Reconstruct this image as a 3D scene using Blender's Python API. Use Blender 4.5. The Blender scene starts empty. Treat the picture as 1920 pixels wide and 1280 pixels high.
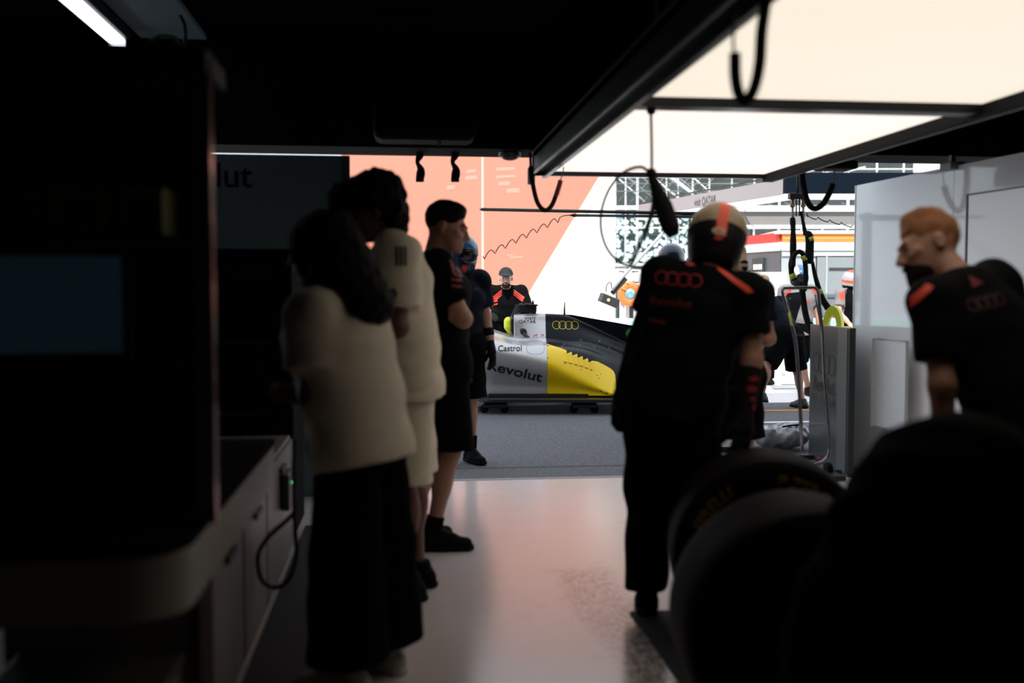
import bpy, bmesh, math, random
import numpy as np
from mathutils import Vector, Matrix, Euler
from mathutils.bvhtree import BVHTree
random.seed(7)
rng = np.random.default_rng(7)
SC = bpy.context.scene
COL = SC.collection

# ------------------------------------------------------------------ camera, sky, sun, exposure
CAM_H, FPX, HOR = 1.31, 1867.0, 547.0
YAW, PITCH = math.radians(-6.42), math.radians(-2.852)
cam_data = bpy.data.cameras.new('camera')
cam_data.sensor_width = 36.0
cam_data.lens = 36.0 * FPX / 1920.0
cam_data.clip_start = 0.05
cam_data.clip_end = 400
cam = bpy.data.objects.new('camera', cam_data)
COL.objects.link(cam)
cam.location = (0, 0, CAM_H)
cam.rotation_euler = (math.radians(90) + PITCH, 0, YAW)
cam_data.dof.use_dof = True
cam_data.dof.focus_distance = 11.0
cam_data.dof.aperture_fstop = 1.3
SC.camera = cam

SC.view_settings.view_transform = 'Standard'
SC.view_settings.look = 'None'
SC.view_settings.gamma = 1.0
SC.view_settings.use_curve_mapping = False
SC.view_settings.exposure = 0.0
SC.cycles.use_denoising = True

world = bpy.data.worlds.new('sky')
SC.world = world
world.use_nodes = True
bg = world.node_tree.nodes['Background']
bg.inputs['Color'].default_value = (0.80, 0.90, 1.0, 1)
bg.inputs['Strength'].default_value = 1.5

sun_data = bpy.data.lights.new('sun', 'SUN')
sun_data.energy = 6.5
sun_data.angle = math.radians(1.0)
sun_data.color = (1.0, 0.95, 0.88)
sun = bpy.data.objects.new('sun', sun_data)
COL.objects.link(sun)
sun.location = (0, -10, 20)
sun.rotation_euler = (math.radians(44), 0, math.radians(-18))

# ------------------------------------------------------------------ camera geometry helpers (place by real distance)
RC = Euler(cam.rotation_euler).to_matrix()
def P(px, py, d):
    return RC @ Vector(((px - 960.0) / FPX * d, -(py - 640.0) / FPX * d, -d)) + Vector((0, 0, CAM_H))
def G(px, d):
    p = P(px, HOR, d); return Vector((p.x, p.y, 0))
def px_m(d): return d / FPX
FWD = RC @ Vector((0, 0, -1)); FWD.z = 0; FWD.normalize()
RGT = Vector((FWD.y, -FWD.x, 0))
VIEW_RZ = YAW            # rotation that turns local +X to the picture's right

# ------------------------------------------------------------------ materials
_M = {}
def mat(name, col, rough=0.5, metal=0.0, spec=0.5, coat=0.0, emit=None, estr=0.0, nscale=30.0, nvar=0.10, bump=0.0, bscale=120.0, sheen=0.0):
    if name in _M: return _M[name]
    m = bpy.data.materials.new(name); m.use_nodes = True
    nt = m.node_tree; b = nt.nodes['Principled BSDF']
    b.inputs['Roughness'].default_value = rough
    b.inputs['Metallic'].default_value = metal
    b.inputs['Specular IOR Level'].default_value = spec
    b.inputs['Coat Weight'].default_value = coat
    if sheen: b.inputs['Sheen Weight'].default_value = sheen
    tc = nt.nodes.new('ShaderNodeTexCoord')
    nz = nt.nodes.new('ShaderNodeTexNoise'); nz.inputs['Scale'].default_value = nscale; nz.inputs['Detail'].default_value = 3
    nt.links.new(tc.outputs['Object'], nz.inputs['Vector'])
    mx = nt.nodes.new('ShaderNodeMix'); mx.data_type = 'RGBA'
    c = list(col) + [1]
    mx.inputs[6].default_value = [max(0, v * (1 - nvar)) for v in col] + [1]
    mx.inputs[7].default_value = [min(1, v * (1 + nvar)) for v in col] + [1]
    nt.links.new(nz.outputs['Fac'], mx.inputs[0])
    nt.links.new(mx.outputs[2], b.inputs['Base Color'])
    if bump:
        n2 = nt.nodes.new('ShaderNodeTexNoise'); n2.inputs['Scale'].default_value = bscale; n2.inputs['Detail'].default_value = 4
        nt.links.new(tc.outputs['Object'], n2.inputs['Vector'])
        bp = nt.nodes.new('ShaderNodeBump'); bp.inputs['Strength'].default_value = bump; bp.inputs['Distance'].default_value = 0.01
        nt.links.new(n2.outputs['Fac'], bp.inputs['Height']); nt.links.new(bp.outputs['Normal'], b.inputs['Normal'])
    if emit is not None:
        b.inputs['Emission Color'].default_value = list(emit) + [1]
        b.inputs['Emission Strength'].default_value = estr
    _M[name] = m
    return m

BLACKM = mat('black_metal', (0.012, 0.013, 0.015), 0.45)
BLACKP = mat('black_paint', (0.004, 0.004, 0.005), 0.8, spec=0.15)
FOAM = mat('black_foam', (0.010, 0.010, 0.010), 0.9, spec=0.2, bump=0.3)
CABLE = mat('black_cable', (0.010, 0.010, 0.011), 0.5)
CHROME = mat('brushed_steel', (0.55, 0.56, 0.58), 0.25, metal=1.0)
WHITEP = mat('white_paint', (0.80, 0.80, 0.79), 0.45)
GREYP = mat('grey_paint', (0.36, 0.35, 0.35), 0.5)
NAVY = mat('navy_paint', (0.0015, 0.006, 0.014), 0.6, spec=.1)
LIME = mat('lime_foam', (0.90, 0.97, 0.04), 0.55)
LIMET = mat('lime_tape', (0.55, 0.62, 0.06), 0.5)
REDC = mat('red_print', (0.62, 0.03, 0.035), 0.6)
REDB = mat('bright_red_print', (0.85, 0.07, 0.04), 0.6)

# ------------------------------------------------------------------ object helpers
def link(name, me, m=None, parent=None):
    o = bpy.data.objects.new(name, me); COL.objects.link(o)
    if m is not None and not me.materials: me.materials.append(m)
    if parent is not None: o.parent = parent
    return o
def tag(o, label=None, cat=None, group=None, kind=None):
    if label: o['label'] = label
    if cat: o['category'] = cat
    if group: o['group'] = group
    if kind: o['kind'] = kind
    return o
def thing(name, label, cat, loc=(0, 0, 0), rz=0.0, group=None):
    o = bpy.data.objects.new(name, None); COL.objects.link(o)
    o.location = loc; o.rotation_euler = (0, 0, rz); o.empty_display_size = 0.1
    return tag(o, label, cat, group)
def struct(o):
    o['kind'] = 'structure'; return o
def smooth(me, ang=None):
    for p in me.polygons: p.use_smooth = True
def bm_mesh(name, bm, sm=False):
    bmesh.ops.recalc_face_normals(bm, faces=bm.faces[:])
    me = bpy.data.meshes.new(name); bm.to_mesh(me); bm.free()
    if sm: smooth(me)
    return me
def np_mesh(name, V, F, sm=True):
    me = bpy.data.meshes.new(name)
    me.vertices.add(len(V)); me.vertices.foreach_set('co', np.asarray(V, dtype=np.float32).ravel())
    F = np.asarray(F, dtype=np.int32); k = F.shape[1]
    me.loops.add(F.size); me.loops.foreach_set('vertex_index', F.ravel())
    me.polygons.add(len(F))
    me.polygons.foreach_set('loop_start', np.arange(0, F.size, k, dtype=np.int32))
    me.polygons.foreach_set('loop_total', np.full(len(F), k, dtype=np.int32))
    if sm: me.polygons.foreach_set('use_smooth', np.ones(len(F), dtype=bool))
    me.update(calc_edges=True); me.validate()
    return me
def bx(bm, c, s, rot=None, bev=0.0):
    """box centred c with full size s"""
    M = Matrix.Translation(Vector(c)) @ ((rot.to_4x4()) if rot is not None else Matrix()) @ Matrix.Diagonal((s[0], s[1], s[2], 1))
    r = bmesh.ops.create_cube(bm, size=1.0, matrix=M)
    if bev > 0:
        es = list({e for v in r['verts'] for e in v.link_edges})
        bmesh.ops.bevel(bm, geom=es, offset=bev, segments=2, affect='EDGES', profile=0.5)
def box_obj(name, c, s, m, parent=None, rot=None, bev=0.0):
    bm = bmesh.new(); bx(bm, c, s, rot, bev)
    return link(name, bm_mesh(name, bm), m, parent)
def rz3(a): return Matrix.Rotation(a, 3, 'Z')
def catmull(pts, n=8, closed=False):
    pts = [Vector(p) for p in pts]; out = []
    L = len(pts); rngs = range(L if closed else L - 1)
    for i in rngs:
        if closed: p0, p1, p2, p3 = pts[i - 1], pts[i], pts[(i + 1) % L], pts[(i + 2) % L]
        else:
            p1, p2 = pts[i], pts[i + 1]
            p0 = pts[i - 1] if i > 0 else p1 * 2 - p2
            p3 = pts[i + 2] if i + 2 < L else p2 * 2 - p1
        for j in range(n):
            t = j / n; t2 = t * t; t3 = t2 * t
            out.append(0.5 * ((2 * p1) + (p2 - p0) * t + (2 * p0 - 5 * p1 + 4 * p2 - p3) * t2 + (3 * p1 - p0 - 3 * p2 + p3) * t3))
    if not closed: out.append(pts[-1])
    return out
def tube_bm(bm, pts, r, seg=10, closed=False, caps=True):
    pts = [Vector(p) for p in pts]; n = len(pts)
    rad = r if callable(r) else (lambda t: r)
    def tan(i):
        if closed: return (pts[(i + 1) % n] - pts[i - 1]).normalized()
        a = pts[max(0, i - 1)]; b = pts[min(n - 1, i + 1)]
        return (b - a).normalized()
    t = tan(0); up = Vector((0, 0, 1)) if abs(t.z) < 0.9 else Vector((1, 0, 0))
    u = t.cross(up).normalized(); rings = []
    for i in range(n):
        t = tan(i); u = (u - t * u.dot(t))
        if u.length < 1e-6: u = t.orthogonal()
        u.normalize(); v = t.cross(u); rr = rad(i / max(1, n - 1))
        rings.append([bm.verts.new(pts[i] + (u * math.cos(2 * math.pi * k / seg) + v * math.sin(2 * math.pi * k / seg)) * rr) for k in range(seg)])
    for i in range(n if closed else n - 1):
        a, b = rings[i], rings[(i + 1) % n]
        for k in range(seg):
            f = bm.faces.new((a[k], a[(k + 1) % seg], b[(k + 1) % seg], b[k])); f.smooth = True
    if caps and not closed:
        bm.faces.new(rings[0][::-1]); bm.faces.new(rings[-1])
def tube(name, pts, r, m, parent=None, seg=10, closed=False):
    bm = bmesh.new(); tube_bm(bm, pts, r, seg, closed)
    return link(name, bm_mesh(name, bm), m, parent)
def lathe_bm(bm, prof, seg=48, M=None):
    """profile of (radius, axial) revolved about local Y"""
    rings = []
    for r, a in prof:
        ring = []
        for k in range(seg):
            t = 2 * math.pi * k / seg
            p = Vector((r * math.cos(t), a, r * math.sin(t)))
            ring.append(bm.verts.new(M @ p if M is not None else p))
        rings.append(ring)
    for i in range(len(rings) - 1):
        a, b = rings[i], rings[i + 1]
        for k in range(seg):
            f = bm.faces.new((a[k], a[(k + 1) % seg], b[(k + 1) % seg], b[k])); f.smooth = True
    return rings
def prism(name, poly, depth_vec, m, parent=None):
    """closed polygon (3D points) extruded by a vector"""
    bm = bmesh.new(); vs = [bm.verts.new(Vector(p)) for p in poly]
    f = bm.faces.new(vs); r = bmesh.ops.extrude_face_region(bm, geom=[f])
    for g in r['geom']:
        if isinstance(g, bmesh.types.BMVert): g.co += Vector(depth_vec)
    return link(name, bm_mesh(name, bm), m, parent)

# ------------------------------------------------------------------ flat lettering / marks laid on a surface
def text_bm(body, width=None, height=None, bold=0.0, italic=0.0):
    cu = bpy.data.curves.new('t', 'FONT'); cu.body = body; cu.size = 1.0; cu.offset = bold; cu.shear = italic
    ob = bpy.data.objects.new('t', cu); COL.objects.link(ob)
    dg = bpy.context.evaluated_depsgraph_get()
    me = bpy.data.meshes.new_from_object(ob.evaluated_get(dg))
    bpy.data.objects.remove(ob); bpy.data.curves.remove(cu)
    bm = bmesh.new(); bm.from_mesh(me); bpy.data.meshes.remove(me)
    xs = [v.co.x for v in bm.verts]; ys = [v.co.y for v in bm.verts]
    x0, x1, y0, y1 = min(xs), max(xs), min(ys), max(ys)
    sx = width / (x1 - x0) if width else None
    sy = height / (y1 - y0) if height else sx
    sx = sx or sy
    for v in bm.verts:
        v.co = Vector(((v.co.x - (x0 + x1) / 2) * sx, (v.co.y - (y0 + y1) / 2) * sy, 0))
    bmesh.ops.remove_doubles(bm, verts=bm.verts[:], dist=1e-5)
    return bm
def rings_bm(width, r_ratio=0.30, thick=0.13, seg=48, n=4):
    """n linked rings; width overall"""
    bm = bmesh.new(); R = width / (2 + (n - 1) * 1.52); step = 1.52 * R
    for i in range(n):
        cx = (i - (n - 1) / 2) * step; a = []; b = []
        for k in range(seg):
            t = 2 * math.pi * k / seg; c, s = math.cos(t), math.sin(t)
            a.append(bm.verts.new((cx + c * R, s * R, 0.0002 * i))); b.append(bm.verts.new((cx + c * R * (1 - thick), s * R * (1 - thick), 0.0002 * i)))
        for k in range(seg): bm.faces.new((a[k], a[(k + 1) % seg], b[(k + 1) % seg], b[k]))
    return bm
def poly_bm(pts):
    bm = bmesh.new(); vs = [bm.verts.new((p[0], p[1], 0)) for p in pts]
    f = bm.faces.new(vs); bmesh.ops.triangulate(bm, faces=[f]); return bm
def ell_bm(w, h, seg=32):
    return poly_bm([(w / 2 * math.cos(2 * math.pi * k / seg), h / 2 * math.sin(2 * math.pi * k / seg)) for k in range(seg)])
def refine(bm, step):
    xs = [v.co.x for v in bm.verts]; ys = [v.co.y for v in bm.verts]
    x = min(xs) + step
    while x < max(xs) - 1e-4:
        bmesh.ops.bisect_plane(bm, geom=bm.verts[:] + bm.edges[:] + bm.faces[:], plane_co=(x, 0, 0), plane_no=(1, 0, 0)); x += step
    y = min(ys) + step
    while y < max(ys) - 1e-4:
        bmesh.ops.bisect_plane(bm, geom=bm.verts[:] + bm.edges[:] + bm.faces[:], plane_co=(0, y, 0), plane_no=(0, 1, 0)); y += step
def bvh_of(*obs):
    V = []; F = []
    for o in obs:
        me = o.data; n = len(V)
        V += [v.co.copy() for v in me.vertices]; F += [[i + n for i in p.vertices] for p in me.polygons]
    return BVHTree.FromPolygons(V, F)
def decal(name, bm, origin, u, v, m, parent, bvh=None, off=0.003, step=0.03, reach=0.5):
    """lay a flat mesh (x,y) on a surface: projected along -n from origin plane"""
    u = Vector(u).normalized(); v = Vector(v); v = (v - u * v.dot(u)).normalized(); n = u.cross(v)
    if bvh is not None and step: refine(bm, step)
    dead = []
    for w in bm.verts:
        p = Vector(origin) + u * w.co.x + v * w.co.y
        zz = w.co.z
        if bvh is not None:
            h = bvh.ray_cast(p + n * reach, -n, reach * 2)
            if h[0] is None: dead.append(w); continue
            w.co = h[0] + n * (off + zz)
        else: w.co = p + n * (off + zz)
    if dead: bmesh.ops.delete(bm, geom=dead, context='VERTS')
    me = bpy.data.meshes.new(name); bm.to_mesh(me); bm.free()
    if bvh is not None: smooth(me)
    return link(name, me, m, parent)
# ------------------------------------------------------------------ smooth bodies grown from a distance field
def nrm(v): v = np.asarray(v, float); return v / np.linalg.norm(v)
def cap(a, b, ra, rb, k=0.03, w=None, f=1.0, clips=(), sub=False, off=0.0):
    return dict(t='cap', a=np.asarray(a, float), b=np.asarray(b, float), ra=ra + off, rb=rb + off, k=k, w=None if w is None else nrm(w), f=f, clips=list(clips), sub=sub)
def ell(c, r, R=None, k=0.02, clips=(), sub=False, off=0.0):
    return dict(t='ell', c=np.asarray(c, float), r=np.asarray(r, float) + off, R=np.eye(3) if R is None else np.asarray(R), k=k, clips=list(clips), sub=sub)
def prim_bb(p):
    if p['t'] == 'cap':
        m = max(p['ra'], p['rb']) * max(1.0, p['f'])
        return np.minimum(p['a'], p['b']) - m, np.maximum(p['a'], p['b']) + m
    m = p['r'].max(); return p['c'] - m, p['c'] + m
def prim_d(p, X, Y, Z):
    if p['t'] == 'cap':
        a, b = p['a'], p['b']; ab = b - a
        x, y, z = X - a[0], Y - a[1], Z - a[2]
        if p['w'] is not None:
            w = p['w']; ab = ab.copy()
            q = (x * w[0] + y * w[1] + z * w[2]) * (1.0 / p['f'] - 1.0)
            x = x + q * w[0]; y = y + q * w[1]; z = z + q * w[2]
            ab = ab + w * (ab @ w) * (1.0 / p['f'] - 1.0)
        h = np.clip((x * ab[0] + y * ab[1] + z * ab[2]) / max(1e-9, ab @ ab), 0, 1)
        d = np.sqrt((x - h * ab[0]) ** 2 + (y - h * ab[1]) ** 2 + (z - h * ab[2]) ** 2) - (p['ra'] + h * (p['rb'] - p['ra']))
    else:
        x, y, z = X - p['c'][0], Y - p['c'][1], Z - p['c'][2]; R = p['R']; r = p['r']
        u = (x * R[0, 0] + y * R[1, 0] + z * R[2, 0]) / r[0]
        v = (x * R[0, 1] + y * R[1, 1] + z * R[2, 1]) / r[1]
        w = (x * R[0, 2] + y * R[1, 2] + z * R[2, 2]) / r[2]
        k0 = np.sqrt(u * u + v * v + w * w) + 1e-9
        k1 = np.sqrt((u / r[0]) ** 2 + (v / r[1]) ** 2 + (w / r[2]) ** 2) + 1e-9
        d = k0 * (k0 - 1.0) / k1
    for c, n in p['clips']:
        d = np.maximum(d, (X - c[0]) * n[0] + (Y - c[1]) * n[1] + (Z - c[2]) * n[2])
    return d
def grow(prims, h, noise=None, cuts=()):
    lo = np.min([prim_bb(p)[0] for p in prims if not p['sub']], axis=0) - 3 * h
    hi = np.max([prim_bb(p)[1] for p in prims if not p['sub']], axis=0) + 3 * h
    n = np.ceil((hi - lo) / h).astype(int) + 1
    ax = [(lo[i] + h * np.arange(n[i])).astype(np.float32) for i in range(3)]
    F = np.full(n, 0.3, dtype=np.float32)
    for p in prims:
        b0, b1 = prim_bb(p); m = p['k'] + 2.5 * h
        i0 = np.clip(np.floor((b0 - m - lo) / h).astype(int), 0, n); i1 = np.clip(np.ceil((b1 + m - lo) / h).astype(int) + 1, 0, n)
        if np.any(i1 <= i0): continue
        s = tuple(slice(i0[i], i1[i]) for i in range(3))
        d = prim_d(p, ax[0][s[0]][:, None, None], ax[1][s[1]][None, :, None], ax[2][s[2]][None, None, :]).astype(np.float32)
        k = p['k']; A = F[s]
        if p['sub']:
            d = -d; hh = np.clip(0.5 - 0.5 * (d - A) / k, 0, 1) if False else None
            F[s] = np.maximum(A, d)
        else:
            hh = np.clip(0.5 + 0.5 * (d - A) / k, 0, 1)
            F[s] = d + (A - d) * hh - k * hh * (1 - hh)
    X, Y, Z = ax[0][:, None, None], ax[1][None, :, None], ax[2][None, None, :]
    if noise is not None: F = F + noise(X, Y, Z).astype(np.float32)
    for c, nn in cuts:
        F = np.maximum(F, (X - c[0]) * nn[0] + (Y - c[1]) * nn[1] + (Z - c[2]) * nn[2])
    return F, lo, h
def nets(F, lo, h):
    S = F < 0; nx, ny, nz = F.shape
    cs = [(i, j, k) for i in (0, 1) for j in (0, 1) for k in (0, 1)]
    cnt = sum(S[i:nx - 1 + i, j:ny - 1 + j, k:nz - 1 + k].astype(np.int8) for i, j, k in cs)
    act = (cnt > 0) & (cnt < 8); ids = np.argwhere(act)
    idx = np.full(act.shape, -1, dtype=np.int32); idx[act] = np.arange(len(ids))
    acc = np.zeros((len(ids), 3)); num = np.zeros(len(ids))
    for a in cs:
        for q in range(3):
            if a[q]: continue
            b = list(a); b[q] = 1
            va = F[ids[:, 0] + a[0], ids[:, 1] + a[1], ids[:, 2] + a[2]]; vb = F[ids[:, 0] + b[0], ids[:, 1] + b[1], ids[:, 2] + b[2]]
            cr = (va < 0) != (vb < 0); t = np.where(cr, va / np.where(cr, va - vb, 1), 0)
            p = ids + np.array(a); p = p.astype(float); p[:, q] += t
            acc[cr] += p[cr]; num[cr] += 1
    V = lo + h * acc / num[:, None]
    Q = []
    e = np.argwhere(S[:-1] != S[1:]); e = e[(e[:, 1] > 0) & (e[:, 2] > 0) & (e[:, 1] < ny - 1) & (e[:, 2] < nz - 1)]
    i, j, k = e.T; q = np.stack([idx[i, j - 1, k - 1], idx[i, j, k - 1], idx[i, j, k], idx[i, j - 1, k]], 1)
    fl = S[i, j, k]; q[~fl] = q[~fl][:, ::-1]; Q.append(q)
    e = np.argwhere(S[:, :-1] != S[:, 1:]); e = e[(e[:, 0] > 0) & (e[:, 2] > 0) & (e[:, 0] < nx - 1) & (e[:, 2] < nz - 1)]
    i, j, k = e.T; q = np.stack([idx[i - 1, j, k - 1], idx[i - 1, j, k], idx[i, j, k], idx[i, j, k - 1]], 1)
    fl = S[i, j, k]; q[~fl] = q[~fl][:, ::-1]; Q.append(q)
    e = np.argwhere(S[:, :, :-1] != S[:, :, 1:]); e = e[(e[:, 0] > 0) & (e[:, 1] > 0) & (e[:, 0] < nx - 1) & (e[:, 1] < ny - 1)]
    i, j, k = e.T; q = np.stack([idx[i - 1, j - 1, k], idx[i, j - 1, k], idx[i, j, k], idx[i - 1, j, k]], 1)
    fl = S[i, j, k]; q[~fl] = q[~fl][:, ::-1]; Q.append(q)
    Q = np.concatenate(Q); Q = Q[(Q >= 0).all(1)]
    return V, Q
def grown(name, prims, h, m, parent, noise=None, cuts=()):
    V, Q = nets(*grow(prims, h, noise, cuts))
    return link(name, np_mesh(name, V, Q), m, parent)
def folds(amp, f=1.0):
    def fn(X, Y, Z):
        return amp * (np.sin(26 * f * Z + 9 * f * X + 3 * np.sin(11 * f * Y + 5 * X)) * np.sin(7 * f * X + 5 * f * Y + 4 * np.sin(6 * f * Z)) + 0.5 * np.sin(41 * f * Z - 17 * f * Y + 13 * f * X))
    return fn
def curls(amp, f=1.0):
    def fn(X, Y, Z):
        return amp * (np.sin(70 * f * X) * np.sin(64 * f * Y + 1) * np.sin(75 * f * Z + 2) + 0.6 * np.sin(120 * f * X + 40 * f * Z) * np.sin(110 * f * Y + 30 * f * Z))
    return fn
def rot(ax, deg):
    return np.array(Matrix.Rotation(math.radians(deg), 3, ax))
def basis(n, t):
    """3x3 with columns (side, t, n)"""
    t = nrm(t); n = np.asarray(n, float); n = nrm(n - t * (n @ t)); s = np.cross(t, n); return np.stack([s, t, n], 1)

def skeleton(H=1.8, lean=0, side=0, twist=0, hpitch=0, hyaw=0, hroll=0, armL=None, armR=None, legL=None, legR=None, sh=0.185, neckfwd=0.0, shr=0.0, neck=.06, aw=False, shd=0.0):
    """facing -Y, own left at +X. arms: (upper dir, forearm dir, palm normal). legs: (thigh dir, shin dir, foot dir)"""
    s = H / 1.8; J = dict(s=s)
    R = rot('Z', twist) @ rot('Y', side) @ rot('X', lean); J['R'] = R
    hip = np.array([0, 0, 0.94 * s]); J['hip'] = hip
    J['waist'] = hip + R @ np.array([0, 0, .15 * s]); J['chest'] = hip + R @ np.array([0, -.012, .36]) * s
    J['nb'] = hip + R @ np.array([0, .018, .535]) * s
    for sd, q in (('L', 1), ('R', -1)):
        J['sh' + sd] = hip + R @ np.array([q * sh, .012, .485 - q * shr - shd]) * s
    Rh = R @ rot('Z', hyaw) @ rot('Y', hroll) @ rot('X', hpitch); J['Rh'] = Rh
    J['hb'] = J['nb'] + R @ np.array([0, -.012 - neckfwd, neck]) * s
    J['head'] = J['hb'] + Rh @ np.array([0, -.022, .095]) * s
    arm = dict(L=armL or ((.12, .02, -1), (.05, -.25, -1), (-1, 0, 0)), R=armR or ((-.12, .02, -1), (-.05, -.25, -1), (1, 0, 0)))
    for sd in 'LR':
        u, f, pn = arm[sd]; A_ = np.eye(3) if aw else R; u = A_ @ nrm(u); f = A_ @ nrm(f)
        J['el' + sd] = J['sh' + sd] + u * .285 * s; J['wr' + sd] = J['el' + sd] + f * .255 * s
        J['fd' + sd] = f; J['pn' + sd] = R @ nrm(pn)
    leg = dict(L=legL or ((.03, -.02, -1), (0, .03, -1), (.15, -1, 0)), R=legR or ((-.03, -.02, -1), (0, .03, -1), (-.15, -1, 0)))
    for sd, q in (('L', 1), ('R', -1)):
        t, c, ft = leg[sd]
        J['hj' + sd] = hip + rot('Z', twist * .3) @ np.array([q * .088, 0, -.02]) * s
        J['kn' + sd] = J['hj' + sd] + nrm(t) * .42 * s; J['an' + sd] = J['kn' + sd] + nrm(c) * .415 * s
        J['ft' + sd] = nrm(ft)
    zmin = min(J['anL'][2], J['anR'][2]) - .085 * s
    for k in list(J):
        if isinstance(J[k], np.ndarray) and J[k].shape == (3,) and k[:2] not in ('fd', 'pn', 'ft'): J[k] = J[k] - np.array([0, 0, zmin])
    return J

def head_prims(J, off=0.0, face=True):
    s, R, c = J['s'], J['Rh'], J['head']
    def q(*p): return c + R @ np.array(p) * s
    o = off
    L = [ell(q(0, .014, .03), np.array([.076, .096, .090]) * s, R, .02, off=o), ell(q(0, -.03, -.03), np.array([.063, .068, .085]) * s, R, .025, off=o),
         ell(q(0, -.045, -.078), np.array([.046, .048, .040]) * s, R, .02, off=o), cap(q(0, -.085, -.100), q(0, -.083, -.094), .017 * s, .017 * s, .018, off=o)]
    if face:
        L += [cap(q(-.034, -.086, .022), q(.034, -.086, .022), .013 * s, .013 * s, .012),
              cap(q(-.050, -.062, -.018), q(-.036, -.078, -.028), .014 * s, .014 * s, .015), cap(q(.050, -.062, -.018), q(.036, -.078, -.028), .014 * s, .014 * s, .015),
              ell(q(.031, -.106, .002), np.array([.017, .018, .012]) * s, R, sub=True), ell(q(-.031, -.106, .002), np.array([.017, .018, .012]) * s, R, sub=True),
              ell(q(.031, -.083, .002), np.array([.015, .012, .012]) * s, R, .004), ell(q(-.031, -.083, .002), np.array([.015, .012, .012]) * s, R, .004),
              cap(q(0, -.094, .012), q(0, -.119, -.036), .009 * s, .0125 * s, .012), cap(q(-.011, -.104, -.041), q(.011, -.104, -.041), .009 * s, .009 * s, .010),
              cap(q(-.017, -.094, -.064), q(.017, -.094, -.064), .008 * s, .008 * s, .006), cap(q(-.015, -.092, -.077), q(.015, -.092, -.077), .009 * s, .009 * s, .006)]
        for x in (1, -1):
            L += [ell(q(x * .078, .016, -.008), np.array([.010, .021, .032]) * s, R @ rot('Z', x * 18), .006),
                  ell(q(x * .088, .006, -.008), np.array([.006, .010, .016]) * s, R, sub=True)]
    return L
def hand_prims(J, sd, curl=0.35, off=0.0, spread=1.0):
    """palm, four unequal bent fingers and a thumb from the side of the palm"""
    s = J['s']; w = J['wr' + sd]; f = J['fd' + sd]; n = J['pn' + sd]; B = basis(n, f)
    side, t, n = B[:, 0], B[:, 1], B[:, 2]            # fingers bend toward n (palm side)
    th = 1.0 if sd == 'L' else -1.0
    side = side * th                                   # toward the thumb
    L = [cap(w, w + t * .035 * s, .024 * s, .028 * s, .02, w=side, f=1.25, off=off), cap(w + t * .03 * s, w + t * .082 * s, .018 * s, .015 * s, .015, w=side, f=2.2, off=off)]
    for i, (x, l0) in enumerate(((.030, .92), (.011, 1.0), (-.009, .95), (-.028, .78))):
        base = w + t * (.088 - abs(x - .011) * .18) * s + side * x * s * spread
        p = base; a = 0.0
        for j, l in enumerate((.040, .027, .022)):
            a += curl * (0.75 + 0.25 * j + 0.06 * i) * (0.8 if j == 0 else 1.0)
            d = t * math.cos(a) + n * math.sin(a)
            e = p + d * l * l0 * s
            L.append(cap(p, e, (.0098 - .0010 * j) * s, (.0092 - .0012 * j) * s, .005, off=off)); p = e
    b = w + t * .028 * s + side * .024 * s
    d1 = nrm(t * .6 + side * .7 + n * .35); e1 = b + d1 * .040 * s
    d2 = nrm(t * .85 + side * .25 + n * (.35 + curl * .5)); e2 = e1 + d2 * .032 * s; e3 = e2 + nrm(d2 + n * .25) * .022 * s
    L += [cap(b, e1, .016 * s, .012 * s, .010, off=off), cap(e1, e2, .0115 * s, .0105 * s, .005, off=off), cap(e2, e3, .0105 * s, .008 * s, .004, off=off)]
    return L
def body_prims(J, fat=1.0, face=True, curl=(0.35, 0.35)):
    s, R = J['s'], J['R']; rx = R[:, 0]; g = fat
    L = [cap(J['hjL'], J['hjR'], .105 * s * g, .105 * s * g, .04), cap(J['hip'], J['waist'], .108 * s * g, .098 * s * g, .05, w=rx, f=1.35),
         cap(J['waist'], J['chest'], .098 * s * g, .112 * s * g, .05, w=rx, f=1.4), cap(J['chest'], J['nb'] - R[:, 2] * .06 * s, .108 * s * g, .07 * s, .05, w=rx, f=1.4),
         cap(J['shL'] * .8 + J['nb'] * .2, J['shR'] * .8 + J['nb'] * .2, .058 * s, .058 * s, .04), cap(J['nb'] - R[:, 2] * .02 * s, J['hb'] + J['Rh'][:, 2] * .04 * s, .060 * s, .056 * s, .03)]
    for i, sd in enumerate('LR'):
        sh, el, wr = J['sh' + sd], J['el' + sd], J['wr' + sd]
        L += [ell(sh, np.array([.058, .06, .062]) * s, k=.03), cap(sh, el, .051 * s, .041 * s, .03), cap(el, el * .3 + wr * .7, .043 * s, .034 * s, .025), cap(el * .45 + wr * .55, wr, .036 * s, .027 * s, .02)]
        L += hand_prims(J, sd, curl[i])
        hj, kn, an = J['hj' + sd], J['kn' + sd], J['an' + sd]
        sh_d = nrm(an - kn); ft = J['ft' + sd]
        L += [cap(hj, kn, .083 * s * g, .056 * s, .03), cap(kn, an, .050 * s, .034 * s, .025), ell(kn + (an - kn) * .30 - ft * .018 * s, np.array([.050, .052, .11]) * s, k=.03),
              cap(an, an + np.array([0, 0, -.03]) * s - ft * .03 * s, .036 * s, .034 * s, .02), cap(an + np.array([0, 0, -.045]) * s, an + ft * .15 * s + np.array([0, 0, -.06]) * s, .035 * s, .022 * s, .02)]
    return L + head_prims(J, 0.0, face)

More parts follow.
